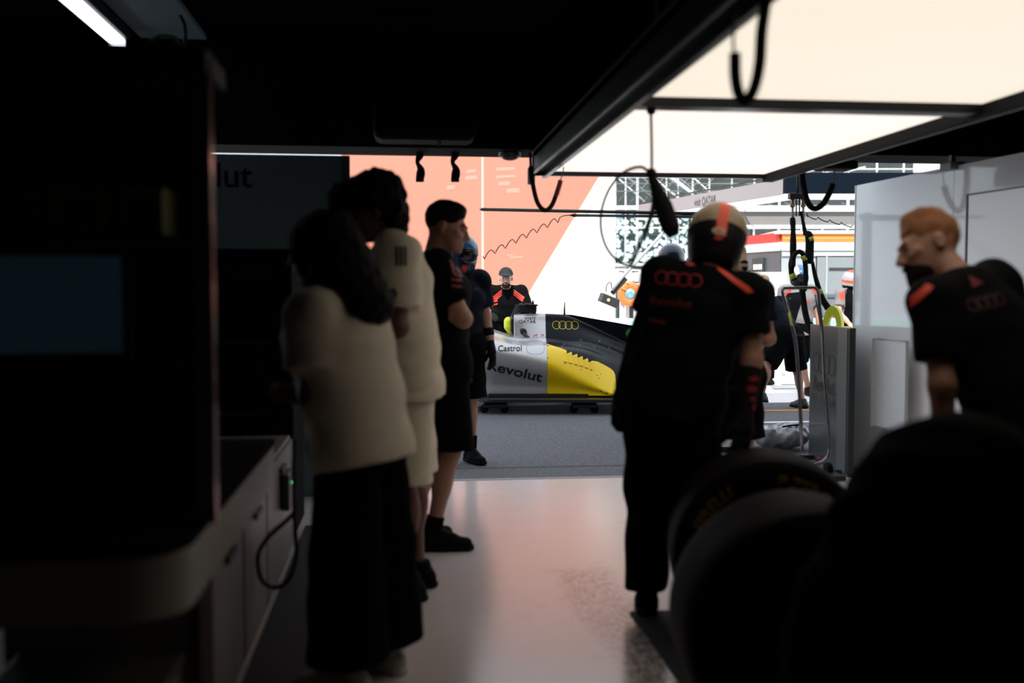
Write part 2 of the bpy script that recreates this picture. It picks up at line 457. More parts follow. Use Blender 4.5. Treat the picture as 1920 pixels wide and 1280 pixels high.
def clip_plane(p, n): return (np.asarray(p, float), nrm(n))
def shirt_prims(J, fat=1.0, hem=-.06, sleeve=0.62, loose=.016):
    s, R = J['s'], J['R']; rx, up = R[:, 0], R[:, 2]; g = fat; o = loose * s
    hp = J['hip'] + up * hem * s; c = [clip_plane(hp, -up)]
    ncl = [clip_plane(J['nb'] + up * .012 * s, up * .9 - R[:, 1] * -.25)]
    L = [cap(hp, J['waist'], .118 * s * g, .103 * s * g, .05, w=rx, f=1.38, clips=c, off=o), cap(J['waist'], J['chest'], .103 * s * g, .114 * s * g, .05, w=rx, f=1.42, clips=c, off=o),
         cap(J['chest'], J['nb'] - up * .06 * s, .110 * s * g, .072 * s, .05, w=rx, f=1.42, off=o), cap(J['shL'] * .8 + J['nb'] * .2, J['shR'] * .8 + J['nb'] * .2, .060 * s, .060 * s, .04, off=o * .6),
         cap(J['nb'] - up * .05 * s, J['nb'] + up * .03 * s, .068 * s, .064 * s, .03, clips=ncl)]
    for sd in 'LR':
        sh, el = J['sh' + sd], J['el' + sd]; d = nrm(el - sh); e = sh + (el - sh) * sleeve
        L += [ell(sh, np.array([.060, .063, .064]) * s, k=.03, off=o), cap(sh, e, .056 * s, .058 * s, .03, clips=[clip_plane(e, d)], off=o)]
    return L
def longsleeve_prims(J):
    s = J['s']; L = []
    for sd in 'LR':
        el, wr = J['el' + sd], J['wr' + sd]; e = el * .1 + wr * .9
        L += [cap(J['sh' + sd], el, .058 * s, .052 * s, .03, off=.012), cap(el, e, .050 * s, .036 * s, .03, clips=[clip_plane(e, wr - el)], off=.012)]
    return L
def trouser_prims(J, fat=1.0, length=0.15, loose=.016, flare=0.0, waist=.09):
    """length: how far along the leg, 0..1 thigh, 1..2 shin"""
    s, R = J['s'], J['R']; up = R[:, 2]; o = loose * s
    wp = J['hip'] + up * waist * s
    L = [cap(J['hip'] - np.array([0, 0, .03 * s]), wp, .112 * s * fat, .100 * s * fat, .05, w=R[:, 0], f=1.38, clips=[clip_plane(wp + up * .02 * s, up)], off=o),
         cap(J['hjL'], J['hjR'], .108 * s * fat, .108 * s * fat, .05, off=o)]
    for sd in 'LR':
        hj, kn, an = J['hj' + sd], J['kn' + sd], J['an' + sd]
        if length <= 1:
            e = hj + (kn - hj) * length; L.append(cap(hj, e, .088 * s * fat, (.078 + flare) * s, .03, clips=[clip_plane(e, kn - hj)], off=o))
        else:
            e = kn + (an - kn) * (length - 1)
            L += [cap(hj, kn, .088 * s * fat, (.064 + flare * .6) * s, .03, off=o), cap(kn, e, (.062 + flare * .6) * s, (.054 + flare) * s, .03, clips=[clip_plane(e, an - kn)], off=o)]
    return L
def shoe_prims(J, sd):
    s = J['s']; an, ft = J['an' + sd], J['ft' + sd]; z0 = an[2] - .083 * s; gp = [clip_plane((0, 0, z0), (0, 0, -1))]
    def q(f, z, x=0): return np.array([an[0], an[1], z0]) + ft * f * s + np.array([0, 0, z * s])
    sd_v = np.cross(ft, (0, 0, 1))
    return [cap(q(-.045, .035), q(.05, .034), .042 * s, .044 * s, .02, clips=gp), cap(q(.05, .032), q(.165, .026), .046 * s, .036 * s, .02, clips=gp, w=sd_v, f=1.15),
            cap(q(-.02, .06), q(-.015, .115), .048 * s, .042 * s, .02, clips=[clip_plane(q(0, .115), (0, 0, 1))]), cap(q(.0, .09), q(.10, .055), .036 * s, .030 * s, .02)]
def sole_prims(J, sd):
    s = J['s']; an, ft = J['an' + sd], J['ft' + sd]; z0 = an[2] - .085 * s
    def q(f): return np.array([an[0], an[1], z0 + .012 * s]) + ft * f * s
    cl = [clip_plane((0, 0, z0), (0, 0, -1)), clip_plane((0, 0, z0 + .026 * s), (0, 0, 1))]
    w = np.cross(ft, (0, 0, 1))
    return [cap(q(-.048), q(.05), .046 * s, .047 * s, .01, clips=cl), cap(q(.05), q(.170), .047 * s, .040 * s, .01, clips=cl, w=w, f=1.15)]
def hair_prims(J, off=.014, tilt=.72, z0=.0, extra=()):
    s, R, c = J['s'], J['Rh'], J['head']
    n = R @ nrm((0, -tilt, -1)); cl = [clip_plane(c + R @ np.array([0, 0, z0]) * s, n)]
    o = off * s                                   # thick on top, running out to nothing at the hairline
    return [ell(c + R @ np.array([0, .014 + .45 * off, .030 + .85 * off]) * s, np.array([.0775, .097, .0915]) * s, R, .02, clips=cl, off=.12 * o),
            ell(c + R @ np.array([0, -.008, .050 + .5 * off]) * s, np.array([.064, .068, .060]) * s, R, .02, clips=cl, off=.25 * o)] + list(extra)
def hq(J, *p): return J['head'] + J['Rh'] @ np.array(p) * J['s']

SKIN = mat('skin_light', (0.42, 0.21, 0.14), 0.5, nscale=60, nvar=.06)
SKIN_P = mat('skin_pale', (0.60, 0.36, 0.27), 0.5, nscale=60, nvar=.06)
SKIN_B = mat('skin_brown', (0.16, 0.065, 0.04), 0.5, nscale=60, nvar=.06)
CLOTH_K = mat('black_cloth', (0.0035, 0.0038, 0.005), 0.9, spec=0.08, bump=.25, bscale=300)
CLOTH_N = mat('navy_cloth', (0.004, 0.006, 0.012), 0.85, spec=0.12, bump=.25, bscale=300)
CLOTH_KT = mat('black_trouser_cloth', (0.0025, 0.0025, 0.003), 0.95, spec=0.05, bump=.25, bscale=300)
CLOTH_C = mat('cream_cloth', (0.86, 0.78, 0.62), 0.85, spec=0.2, bump=.25, bscale=300)
CLOTH_C2 = mat('beige_cloth', (0.86, 0.77, 0.60), 0.85, spec=0.2, bump=.25, bscale=300)
CLOTH_G = mat('grey_cloth', (0.22, 0.21, 0.22), 0.85, spec=0.2, bump=.25, bscale=300)
CLOTH_W = mat('white_cloth', (0.75, 0.72, 0.66), 0.85, spec=0.2)
HAIR_D = mat('dark_hair', (0.006, 0.005, 0.0045), 0.7, spec=.12, nscale=90, nvar=.4, bump=.5, bscale=220)
HAIR_G = mat('ginger_hair', (0.30, 0.10, 0.022), 0.5, nscale=120, nvar=.35, bump=.6, bscale=260)
HAIR_BL = mat('blond_hair', (0.42, 0.30, 0.18), 0.5, nscale=120, nvar=.3, bump=.5, bscale=220)
BEARD_D = mat('brown_beard', (0.016, 0.008, 0.005), 0.9, spec=.1, nscale=140, nvar=.4, bump=.5, bscale=260)
SHOE_K = mat('black_shoe', (0.005, 0.005, 0.006), 0.8, spec=.1)
SOLE_K = mat('black_rubber_sole', (0.008, 0.008, 0.009), 0.8, spec=.1)
GLOVE_K = mat('black_glove_knit', (0.008, 0.008, 0.009), 0.85, spec=.2)
VISOR = mat('dark_visor', (0.01, 0.012, 0.015), 0.08)

def person(label, group, J, loc, rz, h=.009, skin=SKIN, face=True, fat=1.0, curl=(.35, .35)):
    t = thing('person', label, 'person', (loc[0], loc[1], 0), rz, group)
    t['h'] = 0
    del t['h']
    grown('body', body_prims(J, fat, face, curl), h, skin, t)
    return t
def shoes(t, J, m=SHOE_K, h=.006, sole=SOLE_K, sides='LR'):
    for sd in sides:
        so = grown('shoe', shoe_prims(J, sd), h, m, t)
        grown('sole', sole_prims(J, sd), h, sole, so)
def arm_shade_sleeve(t, J, sd, m, a=.05, b=.9, h=.008):
    s = J['s']; sh, el, wr = J['sh' + sd], J['el' + sd], J['wr' + sd]; e = el + (wr - el) * b; st = sh + (el - sh) * .4
    grown('arm_shade_sleeve', [cap(st, el, .050 * s, .046 * s, .02, off=.004), cap(el, e, .047 * s, .034 * s, .02, clips=[clip_plane(e, wr - el)], off=.004)], h, m, t)
def gloves(t, J, sides='LR', m=GLOVE_K, curl=.4, h=.0045, cuff=.10):
    for sd in sides:
        f = J['fd' + sd]; w = J['wr' + sd]; s = J['s']; a = w - f * cuff * s
        grown('glove', [cap(a, w, (.036 + .13 * max(0, cuff - .1)) * s, .032 * s, .02, clips=[clip_plane(a, -f)])] + hand_prims(J, sd, curl, .0035), h, m, t)
def helmet(t, J, paint, h=.006, size=1.0, visor=True, mats=()):
    s, R = J['s'] * size, J['Rh']; c = J['head'] + R @ np.array([0, .004, .012]) * s
    def q(*p): return c + R @ np.array(p) * s
    L = [ell(q(0, .006, .012), np.array([.122, .148, .130]) * s, R, .03), ell(q(0, -.035, -.075), np.array([.095, .105, .075]) * s, R, .04),
         cap(q(0, .06, -.06), q(0, .05, -.09), .085 * s, .085 * s, .04, w=R[:, 0], f=1.15)]
    neck = clip_plane(q(0, 0, -.145), -R[:, 2])
    port = []
    if visor: port = [ell(q(0, -.145, .005), np.array([.105, .055, .045]) * s, R, sub=True), ]
    V, Q = nets(*grow(L + port, h, None, [neck]))
    me = np_mesh('helmet', V, Q)
    for mm in mats: me.materials.append(mm)
    P_ = (V[Q].mean(1) - c) @ R / s
    me.polygons.foreach_set('material_index', np.array([paint(*p) for p in P_], dtype=np.int32))
    o = link('helmet', me, None, t)
    if visor:
        grown('visor', [ell(q(0, .004, .012), np.array([.121, .146, .128]) * s, R, clips=[clip_plane(q(0, 0, .052), R[:, 2]), clip_plane(q(0, 0, -.040), -R[:, 2]), clip_plane(q(0, -.055, 0), R[:, 1])])], h, VISOR, o)
    return o, q
EYEM = mat('eye_dark', (.02, .014, .010), .25)
def eyes_brows(t, J, brow):
    s = J['s']
    for x in (1, -1):
        grown('eye', [ell(hq(J, x * .031, -.0885, .001), np.array([.0105, .0085, .0075]) * s, J['Rh'])], .003, EYEM, t)
        grown('eyebrow', [cap(hq(J, x * .014, -.101, .020), hq(J, x * .046, -.090, .024), .0055 * s, .004 * s, .004)], .003, brow, t)
# ------------------------------------------------------------------ the garage and the pit lane
def floor_mat():
    m = mat('white_epoxy_floor', (0.77, 0.69, 0.685), 0.20, nscale=3.0, nvar=.05)
    nt = m.node_tree; b = nt.nodes['Principled BSDF']; b.inputs['Specular IOR Level'].default_value = .8
    tc = nt.nodes.new('ShaderNodeTexCoord')
    # worn, tyre-marked track of grey specks running from the doorway into the garage
    mp = nt.nodes.new('ShaderNodeMapping'); mp.inputs['Location'].default_value = (-0.86, -3.6, 0); mp.inputs['Rotation'].default_value = (0, 0, 0)
    nt.links.new(tc.outputs['Object'], mp.inputs['Vector'])
    sx = nt.nodes.new('ShaderNodeSeparateXYZ'); nt.links.new(mp.outputs['Vector'], sx.inputs[0])
    def mth(op, a, b_=None, c=None):
        n = nt.nodes.new('ShaderNodeMath'); n.operation = op
        for i, v in enumerate((a, b_, c)):
            if v is None: continue
            if isinstance(v, (int, float)): n.inputs[i].default_value = v
            else: nt.links.new(v, n.inputs[i])
        return n.outputs[0]
    nzb = nt.nodes.new('ShaderNodeTexNoise'); nzb.inputs['Scale'].default_value = 2.2; nt.links.new(tc.outputs['Object'], nzb.inputs['Vector'])
    ax = mth('ABSOLUTE', mth('ADD', sx.outputs['X'], mth('MULTIPLY', sx.outputs['Y'], 0.03)))
    w = mth('SUBTRACT', 1.0, mth('DIVIDE', ax, 0.17))
    ly = mth('MULTIPLY', mth('SUBTRACT', 1.05, sx.outputs['Y']), 3.0)
    reg = mth('MINIMUM', mth('ADD', w, mth('MULTIPLY', mth('SUBTRACT', nzb.outputs['Fac'], .5), .9)), ly)
    reg = mth('MINIMUM', mth('MAXIMUM', mth('MULTIPLY', reg, 2.2), 0.0), 1.0)
    sp = nt.nodes.new('ShaderNodeTexNoise'); sp.inputs['Scale'].default_value = 48; sp.inputs['Detail'].default_value = 4
    mp2 = nt.nodes.new('ShaderNodeMapping'); mp2.inputs['Scale'].default_value = (1, .55, 1); nt.links.new(tc.outputs['Object'], mp2.inputs['Vector']); nt.links.new(mp2.outputs[0], sp.inputs['Vector'])
    spk = mth('MINIMUM', mth('MAXIMUM', mth('MULTIPLY', mth('SUBTRACT', sp.outputs['Fac'], .36), 4.0), 0.0), 1.0)
    fac = mth('MULTIPLY', mth('MULTIPLY', reg, spk), .88)
    # faint scuffs
    sc = nt.nodes.new('ShaderNodeTexNoise'); sc.inputs['Scale'].default_value = 5.0; sc.inputs['Detail'].default_value = 6; nt.links.new(tc.outputs['Object'], sc.inputs['Vector'])
    scf = mth('MULTIPLY', mth('MINIMUM', mth('MAXIMUM', mth('MULTIPLY', mth('SUBTRACT', sc.outputs['Fac'], .62), 8.0), 0), 1), .18)
    fac = mth('MAXIMUM', fac, scf)
    mx = nt.nodes.new('ShaderNodeMix'); mx.data_type = 'RGBA'
    old = b.inputs['Base Color'].links[0].from_socket
    nt.links.new(fac, mx.inputs[0]); nt.links.new(old, mx.inputs[6]); mx.inputs[7].default_value = (.16, .135, .135, 1)
    nt.links.new(mx.outputs[2], b.inputs['Base Color'])
    return m
def asphalt_mat(name, c, sc=170):
    m = bpy.data.materials.new(name); m.use_nodes = True; nt = m.node_tree; b = nt.nodes['Principled BSDF']
    tc = nt.nodes.new('ShaderNodeTexCoord')
    v = nt.nodes.new('ShaderNodeTexVoronoi'); v.inputs['Scale'].default_value = sc; nt.links.new(tc.outputs['Object'], v.inputs['Vector'])
    n = nt.nodes.new('ShaderNodeTexNoise'); n.inputs['Scale'].default_value = sc * .6; n.inputs['Detail'].default_value = 6; nt.links.new(tc.outputs['Object'], n.inputs['Vector'])
    r = nt.nodes.new('ShaderNodeValToRGB'); r.color_ramp.elements[0].position = .32; r.color_ramp.elements[1].position = .70
    r.color_ramp.elements[0].color = [x * .35 for x in c] + [1]; r.color_ramp.elements[1].color = [x * 1.7 for x in c] + [1]
    nt.links.new(n.outputs['Fac'], r.inputs[0]); nt.links.new(r.outputs[0], b.inputs['Base Color'])
    b.inputs['Roughness'].default_value = .8
    bp = nt.nodes.new('ShaderNodeBump'); bp.inputs['Strength'].default_value = .6; bp.inputs['Distance'].default_value = .006
    nt.links.new(v.outputs['Distance'], bp.inputs['Height']); nt.links.new(bp.outputs[0], b.inputs['Normal'])
    return m
FLOOR_Y = 6.86
fl = struct(box_obj('floor', (1.0, (FLOOR_Y - 5.0) / 2, -.1), (9.0, FLOOR_Y + 5.0, .2), floor_mat()))
# shape the floor so that its object origin is the world origin (pattern coordinates)
road = struct(box_obj('road', (2, FLOOR_Y + 17, -.105), (70, 34, .2), asphalt_mat('asphalt', (.125, .125, .140))))

far_ground = struct(box_obj('ground', (2, 11.35 + 13, -.102), (70, 26, .2), mat('white_painted_ground', (.88, .86, .86), .6)))
def line_obj(x0, x1, y, w, m):
    return struct(box_obj('road_marking', ((x0 + x1) / 2, y, -.003), (x1 - x0, w, .008), m))
line_obj(2.6, 9, 9.62, .09, WHITEP)
line_obj(2.6, 9, 10.58, .09, mat('orange_line_paint', (.75, .30, .02), .6))
for x in (3.65, 4.55, 5.45):
    line_obj(x, x + .45, 11.15, .10, WHITEP)
line_obj(3, 12, 12.95, .10, mat('grey_line_paint', (.33, .33, .33), .6))
line_obj(3, 12, 13.55, .09, mat('grey_line_paint', (.33, .33, .33), .6))
seam = struct(box_obj('road_joint', (2, 7.36, -.0046), (20, .02, .002), mat('dark_joint', (.03, .03, .03), .9)))
edge = struct(box_obj('trim_1', (1.0, FLOOR_Y + .012, -.045), (9, .024, .10), mat('pale_threshold', (.5, .5, .5), .5)))

# --- room shell (all matt black)
BK = mat('black_ceiling', (.004, .004, .005), .9, spec=.08)
struct(box_obj('ceiling', (1.0, 1.0, 3.05), (9.0, 12.0, .1), BK))
struct(box_obj('wall_left', (-3.55, .8, 1.5), (.1, 11.7, 3.1), BK))
struct(box_obj('wall_back', (1.0, -5.05, 1.5), (9.2, .1, 3.1), BK))
struct(box_obj('wall_right', (5.45, .8, 1.5), (.1, 11.6, 3.1), BK))
# the lintel over the opening and the pit building above it (throws the shade over the near lane)
HB = 2.245
struct(box_obj('trim_2', (1.0, 6.75, HB + .42), (9.0, .4, .84), mat('black_lintel', (.005, .006, .007), .9, spec=.05)))
struct(box_obj('wall_front', (2.0, 6.6, 4.5), (46, .7, 2.8), mat('pit_building_facade', (.75, .74, .72), .7)))
struct(box_obj('wall_front', (-13.6, 6.5, 1.55), (20, .5, 3.1), mat('pit_building_facade', (.75, .74, .72), .7)))
struct(box_obj('wall_front', (15.6, 6.5, 1.55), (20, .5, 3.1), mat('pit_building_facade', (.75, .74, .72), .7)))
struct(box_obj('roof', (2.0, .65, 5.95), (46, 12.6, .2), BK))

# --- white partition on the right, angled to the doorway
pw0, pw1 = P(1602, HOR, 7.45), P(1920, HOR, 5.65)
pw0.z = pw1.z = 0
pdir = (pw1 - pw0).normalized(); pn = Vector((pdir.y, -pdir.x, 0))        # pn points to the hidden side
if pn.dot(RGT) < 0: pn = -pn
PL = 4.6; PZ = 2.10
def pw(t, z, off=0.0): return pw0 + pdir * t + Vector((0, 0, z)) + pn * off
def wall_box(name, t0, t1, z0, z1, o0, o1, m, parent=None, bev=0):
    c = (pw(t0, z0, o0) + pw(t1, z1, o1)) / 2
    R = Matrix((pdir, pn, Vector((0, 0, 1)))).transposed()
    return box_obj(name, c, (t1 - t0, o1 - o0, z1 - z0), m, parent, R, bev)
WPANEL = mat('white_gloss_partition', (.86, .88, .89), .07, spec=.7, coat=.3, nvar=.02)
tag(struct(wall_box('wall_right', 0, 1.17, 0, PZ, 0, .06, WPANEL)))
struct(wall_box('wall_right', 1.175, PL, 0, PZ, 0, .06, WPANEL))
SEAM = mat('grey_seam', (.10, .11, .12), .5)
struct(wall_box('trim_3', -.012, 0, 0, PZ, -.004, .064, mat('white_edge_trim', (.7, .72, .73), .3)))
dr = struct(wall_box('door_1', 1.33, 2.2, .05, 1.90, -.006, .0, WPANEL))
for nm, a in (('door_frame', (1.31, 1.322, .03, 1.91)), ('door_frame', (2.2, 2.212, .03, 1.91)), ('door_frame', (1.31, 2.212, 1.90, 1.91))):
    wall_box(nm, a[0], a[1], a[2], a[3], -.010, .0, SEAM, dr)
# clamp on the partition's top edge
cl = thing('panel_clamp', 'small grey clamp on the top edge of the white partition', 'clamp', pw(1.15, PZ))
box_obj('bracket', (0, 0, .0), (.12, .10, .05), mat('clamp_grey', (.25, .27, .28), .4), cl, Matrix((pdir, pn, Vector((0, 0, 1)))).transposed(), .008)
box_obj('clamp_bolt', (0, 0, .04), (.03, .03, .06), mat('clamp_grey', (.25, .27, .28), .4), cl)
# thin white frame rail standing off the partition beside the red-haired man
fr = thing('wall_rail', 'thin pale square rail frame on the white partition beside the red-haired man', 'rail', pw(.42, .36))
PR = Matrix((pdir, pn, Vector((0, 0, 1)))).transposed()
pt = [PR @ Vector(q) for q in ((0, -.02, 0), (0, -.09, .0), (0, -.09, .62), (.42, -.09, .62), (.42, -.09, 0), (.42, -.02, 0))]
tube('rail_tube', pt, .013, mat('rail_paint', (.55, .57, .58), .3), fr, 8)
box_obj('rail_panel', PR @ Vector((.21, -.085, .31)), (.40, .012, .60), mat('rail_panel_white', (.66, .69, .71), .3), fr, PR)

# --- left partition panel with the black lettering
lp_d = 6.3
lp_r, lp_l = P(655, 292, lp_d), P(330, 290, lp_d + .1)
lp = thing('partition_panel', 'dark teal grey partition panel with black lettering behind the group on the left', 'panel', (lp_r.x, lp_r.y, 0), 0)
lw = 2.4
TEAL = mat('dark_teal_panel', (.10, .145, .16), .38, nvar=.04)
pan = box_obj('panel_board', (-lw / 2, .03, lp_r.z / 2), (lw, .06, lp_r.z), TEAL, lp)
tq = P(476, 331, lp_d)
tb = text_bm('Revolut', width=None, height=.155, bold=.012)
wid = max(v.co.x for v in tb.verts) * 2
decal('lettering', tb, (tq.x - lp_r.x - wid / 2, 0.0, tq.z), (1, 0, 0), (0, 0, 1), BLACKP, lp, None, .002)
box_obj('panel_post', (-.02, .03, lp_r.z / 2), (.04, .08, lp_r.z), mat('panel_post_grey', (.05, .06, .065), .4), lp)
# small black gadget boxes on the header beam
# --- ceiling light tube at top left
lq0 = P(225, 82, 6.06); lq1 = lq0 + Vector((0, -1.6, 0))
ld = (lq1 - lq0).normalized(); LR = Matrix((ld, Vector((-ld.y, ld.x, 0)), Vector((0, 0, 1)))).transposed()
lt = thing('ceiling_light', 'bright white linear tube light under the ceiling at top left', 'light', (lq0 + lq1) / 2)
box_obj('light_housing', (0, 0, .04), (1.5, .16, .06), BLACKM, lt, LR, .008)
box_obj('diffuser', (0, 0, .0), (1.46, .095, .03), mat('tube_glow', (.8, .85, .9), .4, emit=(.86, .93, 1.0), estr=3.0), lt, LR, .01)
box_obj('end_clip', LR @ Vector((-.74, 0, -.005)), (.02, .10, .05), CHROME, lt, LR)
cp = thing('ceiling_panel', 'grey blue duct panel on the ceiling beside the tube light', 'panel', P(300, 45, 5.9))
box_obj('panel_board', (0, 0, 0.02), (.40, 1.6, .03), mat('duct_blue_grey', (.30, .40, .44), .5), cp)
tg = tag(tube('ceiling_cable', catmull([P(282, 75, 5.5), P(300, 68, 5.5), P(325, 70, 5.5), P(345, 84, 5.5), P(346, 50, 5.5), P(338, 30, 5.5)], 6), .011, CABLE), 'black cable arching beside the grey blue ceiling panel', 'cable')

# --- left: desk, cabinets under it, monitor rack
DX = -.48
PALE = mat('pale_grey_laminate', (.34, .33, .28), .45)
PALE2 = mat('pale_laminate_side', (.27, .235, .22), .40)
dk = thing('desk', 'long desk with black top and pale rounded apron at bottom left', 'desk', (0, 0, 0))
def desk_outline(x1, y0, y1, r, x0=-2.4):
    pts = [(x0, y0)]
    for k in range(25):
        a = -math.pi / 2 + k / 24 * math.pi / 2
        pts.append((x1 - r + r * math.cos(a), y0 + r + r * math.sin(a)))
    pts += [(x1, y1), (x0, y1)]
    return pts
prism('apron', [(x, y, .585) for x, y in desk_outline(DX, 2.22, 3.85, .14)], (0, 0, .145), PALE, dk)
prism('desk_top', [(x, y, .73) for x, y in desk_outline(DX + .004, 2.215, 3.855, .144)], (0, 0, .022), mat('black_desk_top', (.004, .004, .005), .9, spec=.05), dk)
for lx, ly in ((-.545, 2.68), (-2.2, 2.45), (-2.2, 3.7)):
    box_obj('leg', (lx, ly, .2925), (.035, .035, .585), mat('desk_leg_grey', (.06, .06, .06), .5), dk)
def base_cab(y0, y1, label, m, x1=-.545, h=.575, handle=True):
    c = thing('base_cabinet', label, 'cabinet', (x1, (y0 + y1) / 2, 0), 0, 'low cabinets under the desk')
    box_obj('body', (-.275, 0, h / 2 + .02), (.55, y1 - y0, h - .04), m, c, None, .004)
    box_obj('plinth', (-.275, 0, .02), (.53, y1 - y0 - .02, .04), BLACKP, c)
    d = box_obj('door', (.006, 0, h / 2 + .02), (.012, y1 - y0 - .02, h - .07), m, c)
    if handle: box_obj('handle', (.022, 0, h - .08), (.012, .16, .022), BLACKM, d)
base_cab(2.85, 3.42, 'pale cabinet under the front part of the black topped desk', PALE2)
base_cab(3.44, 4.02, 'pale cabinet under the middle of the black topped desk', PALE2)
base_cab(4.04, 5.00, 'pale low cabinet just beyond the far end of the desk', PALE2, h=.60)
bn = thing('storage_box', 'dim pale storage box under the near corner of the desk', 'box', (-.78, 2.52, 0))
box_obj('box_body', (0, 0, .17), (.40, .36, .34), mat('pale_box_plastic', (.22, .22, .19), .5), bn, None, .012)
box_obj('lid', (0, 0, .352), (.43, .39, .03), mat('dark_lid', (.06, .06, .055), .5), bn, None, .008)
mt = tag(box_obj('floor_mat', (-.33, 2.6, .004), (.40, 6.0, .008), mat('black_floor_mat', (.012, .012, .013), .8)), 'black mat strip along the floor beside the pale cabinets', 'mat')
mt2 = tag(box_obj('floor_mat', (1.80, 2.55, .004), (1.75, 2.75, .008), mat('black_floor_mat', (.012, .012, .013), .8)), 'black rubber mat standing in for the dark shadowed floor under the racing tyres', 'mat')  # dark sheet added where the mechanic's shadow blackens the floor
# socket box and hanging cable loop
sk = thing('power_box', 'small grey power box with green light below the desk edge', 'socket', (-.50, 4.55, .42))
box_obj('box_body', (-.01, 0, 0), (.04, .20, .16), mat('socket_grey', (.07, .075, .08), .4), sk, None, .008)
bm = bmesh.new(); bmesh.ops.create_uvsphere(bm, u_segments=12, v_segments=8, radius=.006, matrix=Matrix.Translation((.012, -.03, .035)))
link('indicator_light', bm_mesh('led', bm, True), mat('green_led', (.1, .6, .2), .4, emit=(.15, 1.0, .35), estr=2.0), sk)['label'] = 'tiny green light'
CXc, CZc = -.37, .43
def pc(px, py, d=3.6): return P(px, py, d)
tag(tube('cable_loop', catmull([pc(556, 955), pc(538, 975), pc(505, 1005), pc(484, 1040), pc(490, 1085), pc(515, 1101), pc(542, 1085), pc(556, 1040), pc(553, 985), pc(551, 880), pc(553, 820)], 8), .009, CABLE), 'black cable loop hanging beside the far end of the desk', 'cable')
# monitor rack standing on the desk
RKY0, RKY1, RT = 2.47, 2.62, 1.865
RK = mat('rack_black', (.008, .009, .010), .5)
rk = thing('monitor_rack', 'tall black equipment rack standing on the desk at far left', 'rack', (0, 0, .752))
z0 = .752
def rb(nm, c, s, m=RK): return box_obj(nm, (c[0], c[1], c[2] - z0), s, m, rk)
POST = mat('pink_sheen_post', (.34, .20, .20), .22, metal=.6, nvar=.03)  # pink tint stands in for the salmon board's reflection on the metal
for x, y, m in ((-.468, RKY0, POST), (-.50, RKY1, RK), (-1.9, RKY0, RK), (-1.9, RKY1, RK)):
    rb('post', (x, y, (z0 + RT) / 2), (.045, .045, RT - z0), m)
rb('rack_top', (-1.236, (RKY0 + RKY1) / 2, RT - .012), (1.58, .26, .05))
rb('shelf', (-1.236, (RKY0 + RKY1) / 2, 1.43), (1.49, .20, .025), mat('shelf_edge_grey', (.06, .07, .08), .4))
rb('shelf', (-1.236, (RKY0 + RKY1) / 2, 1.13), (1.49, .20, .02))
rb('back_panel', (-1.236, RKY1 + .03, (z0 + RT) / 2), (1.52, .012, RT - z0))
rb('cable_tray', (-1.236, RKY0 - .01, 1.80), (1.49, .03, .03), mat('tray_blue_grey', (.045, .06, .075), .4))
for i, (px0, px1) in enumerate(((48, 118), (135, 238), (255, 332))):
    a, b = P(px0, 430, 2.52), P(px1, 430, 2.52)
    q = thing('storage_bin', ('narrow dark green bin, leftmost on the upper rack shelf', 'wide yellow green bin in the middle of the upper rack shelf', 'yellow green bin on the upper rack shelf nearest the post')[i], 'bin', ((a.x + b.x) / 2, RKY0 + .07, 1.443), 0, 'storage bins on the rack shelf')
    mm = (mat('bin_dark_green', (.05, .1, .05), .5), mat('bin_yellow_green', (.14, .16, .02), .5), mat('bin_yellow_green', (.14, .16, .02), .5))[i]
    w = b.x - a.x
    box_obj('bin_body', (0, 0, .06), (w, .15, .12), mm, q, None, .008)
    box_obj('rim', (0, -.07, .118), (w + .01, .03, .012), BLACKP, q)
    box_obj('label_holder', (0, -.079, .06), (w * .5, .008, .05), BLACKP, q)
mn = thing('monitor', 'black monitor on the lower shelf of the rack with dim dark blue screen', 'monitor', (-1.05, 2.53, 1.141))
box_obj('casing', (0, 0, .135), (.80, .04, .27), mat('monitor_black', (.008, .008, .009), .4), mn, None, .006)
box_obj('screen', (0, -.022, .138), (.76, .006, .235), mat('screen_dim_blue', (.01, .014, .018), .15, emit=(.20, .42, .6), estr=.012), mn)
box_obj('stand', (0, .03, .005), (.25, .16, .015), BLACKP, mn)
# tall black cabinet behind the desk
tcb = thing('tool_cabinet', 'tall black cabinet standing beyond the far end of the desk', 'cabinet', (-.86, 5.48, 0))
box_obj('cabinet_body', (0, 0, .78), (.62, .55, 1.50), mat('cabinet_black', (.005, .006, .007), .9, spec=.06), tcb, None, .01)
for k in range(4): 
    dd = box_obj('drawer', (.0, -.28, .22 + .36 * k), (.58, .012, .33), mat('cabinet_black', (.005, .006, .007), .9, spec=.06), tcb)
    box_obj('handle', (.0, -.292, .33 + .36 * k), (.4, .012, .02), BLACKM, dd)
for a in (-.25, .25):
    for b in (-.2, .2): box_obj('caster', (a, b, .015), (.05, .05, .03), BLACKP, tcb)
# --- things fixed under the header
def strap(px, label, y1=333):
    a = P(px, 290, 6.7); t = thing('hanging_strap', label, 'strap', a, 0, 'short straps under the header beam')
    q = [(0, 0, .06), (.004, 0, 0), (-.012, .0, -.05), (.010, 0, -.10), (.004, 0, -.165)]
    bm = bmesh.new(); tube_bm(bm, catmull(q, 6), lambda k: .022 + .008 * math.sin(9 * k), 8); link('strap_web', bm_mesh('w', bm), FOAM, t)
    box_obj('buckle', (.004, 0, -.165), (.056, .03, .035), BLACKM, t, None, .006)
strap(786, 'short black strap with buckle under the header, left of the pair')
strap(852, 'short black strap with buckle under the header, right of the pair')
sp = thing('sprinkler', 'small steel sprinkler head high on the black header', 'sprinkler', P(848, 262, 6.5))
bm = bmesh.new(); tube_bm(bm, [(0, 0, .12), (0, 0, 0)], .014, 10); link('pipe', bm_mesh('p', bm), CHROME, sp)
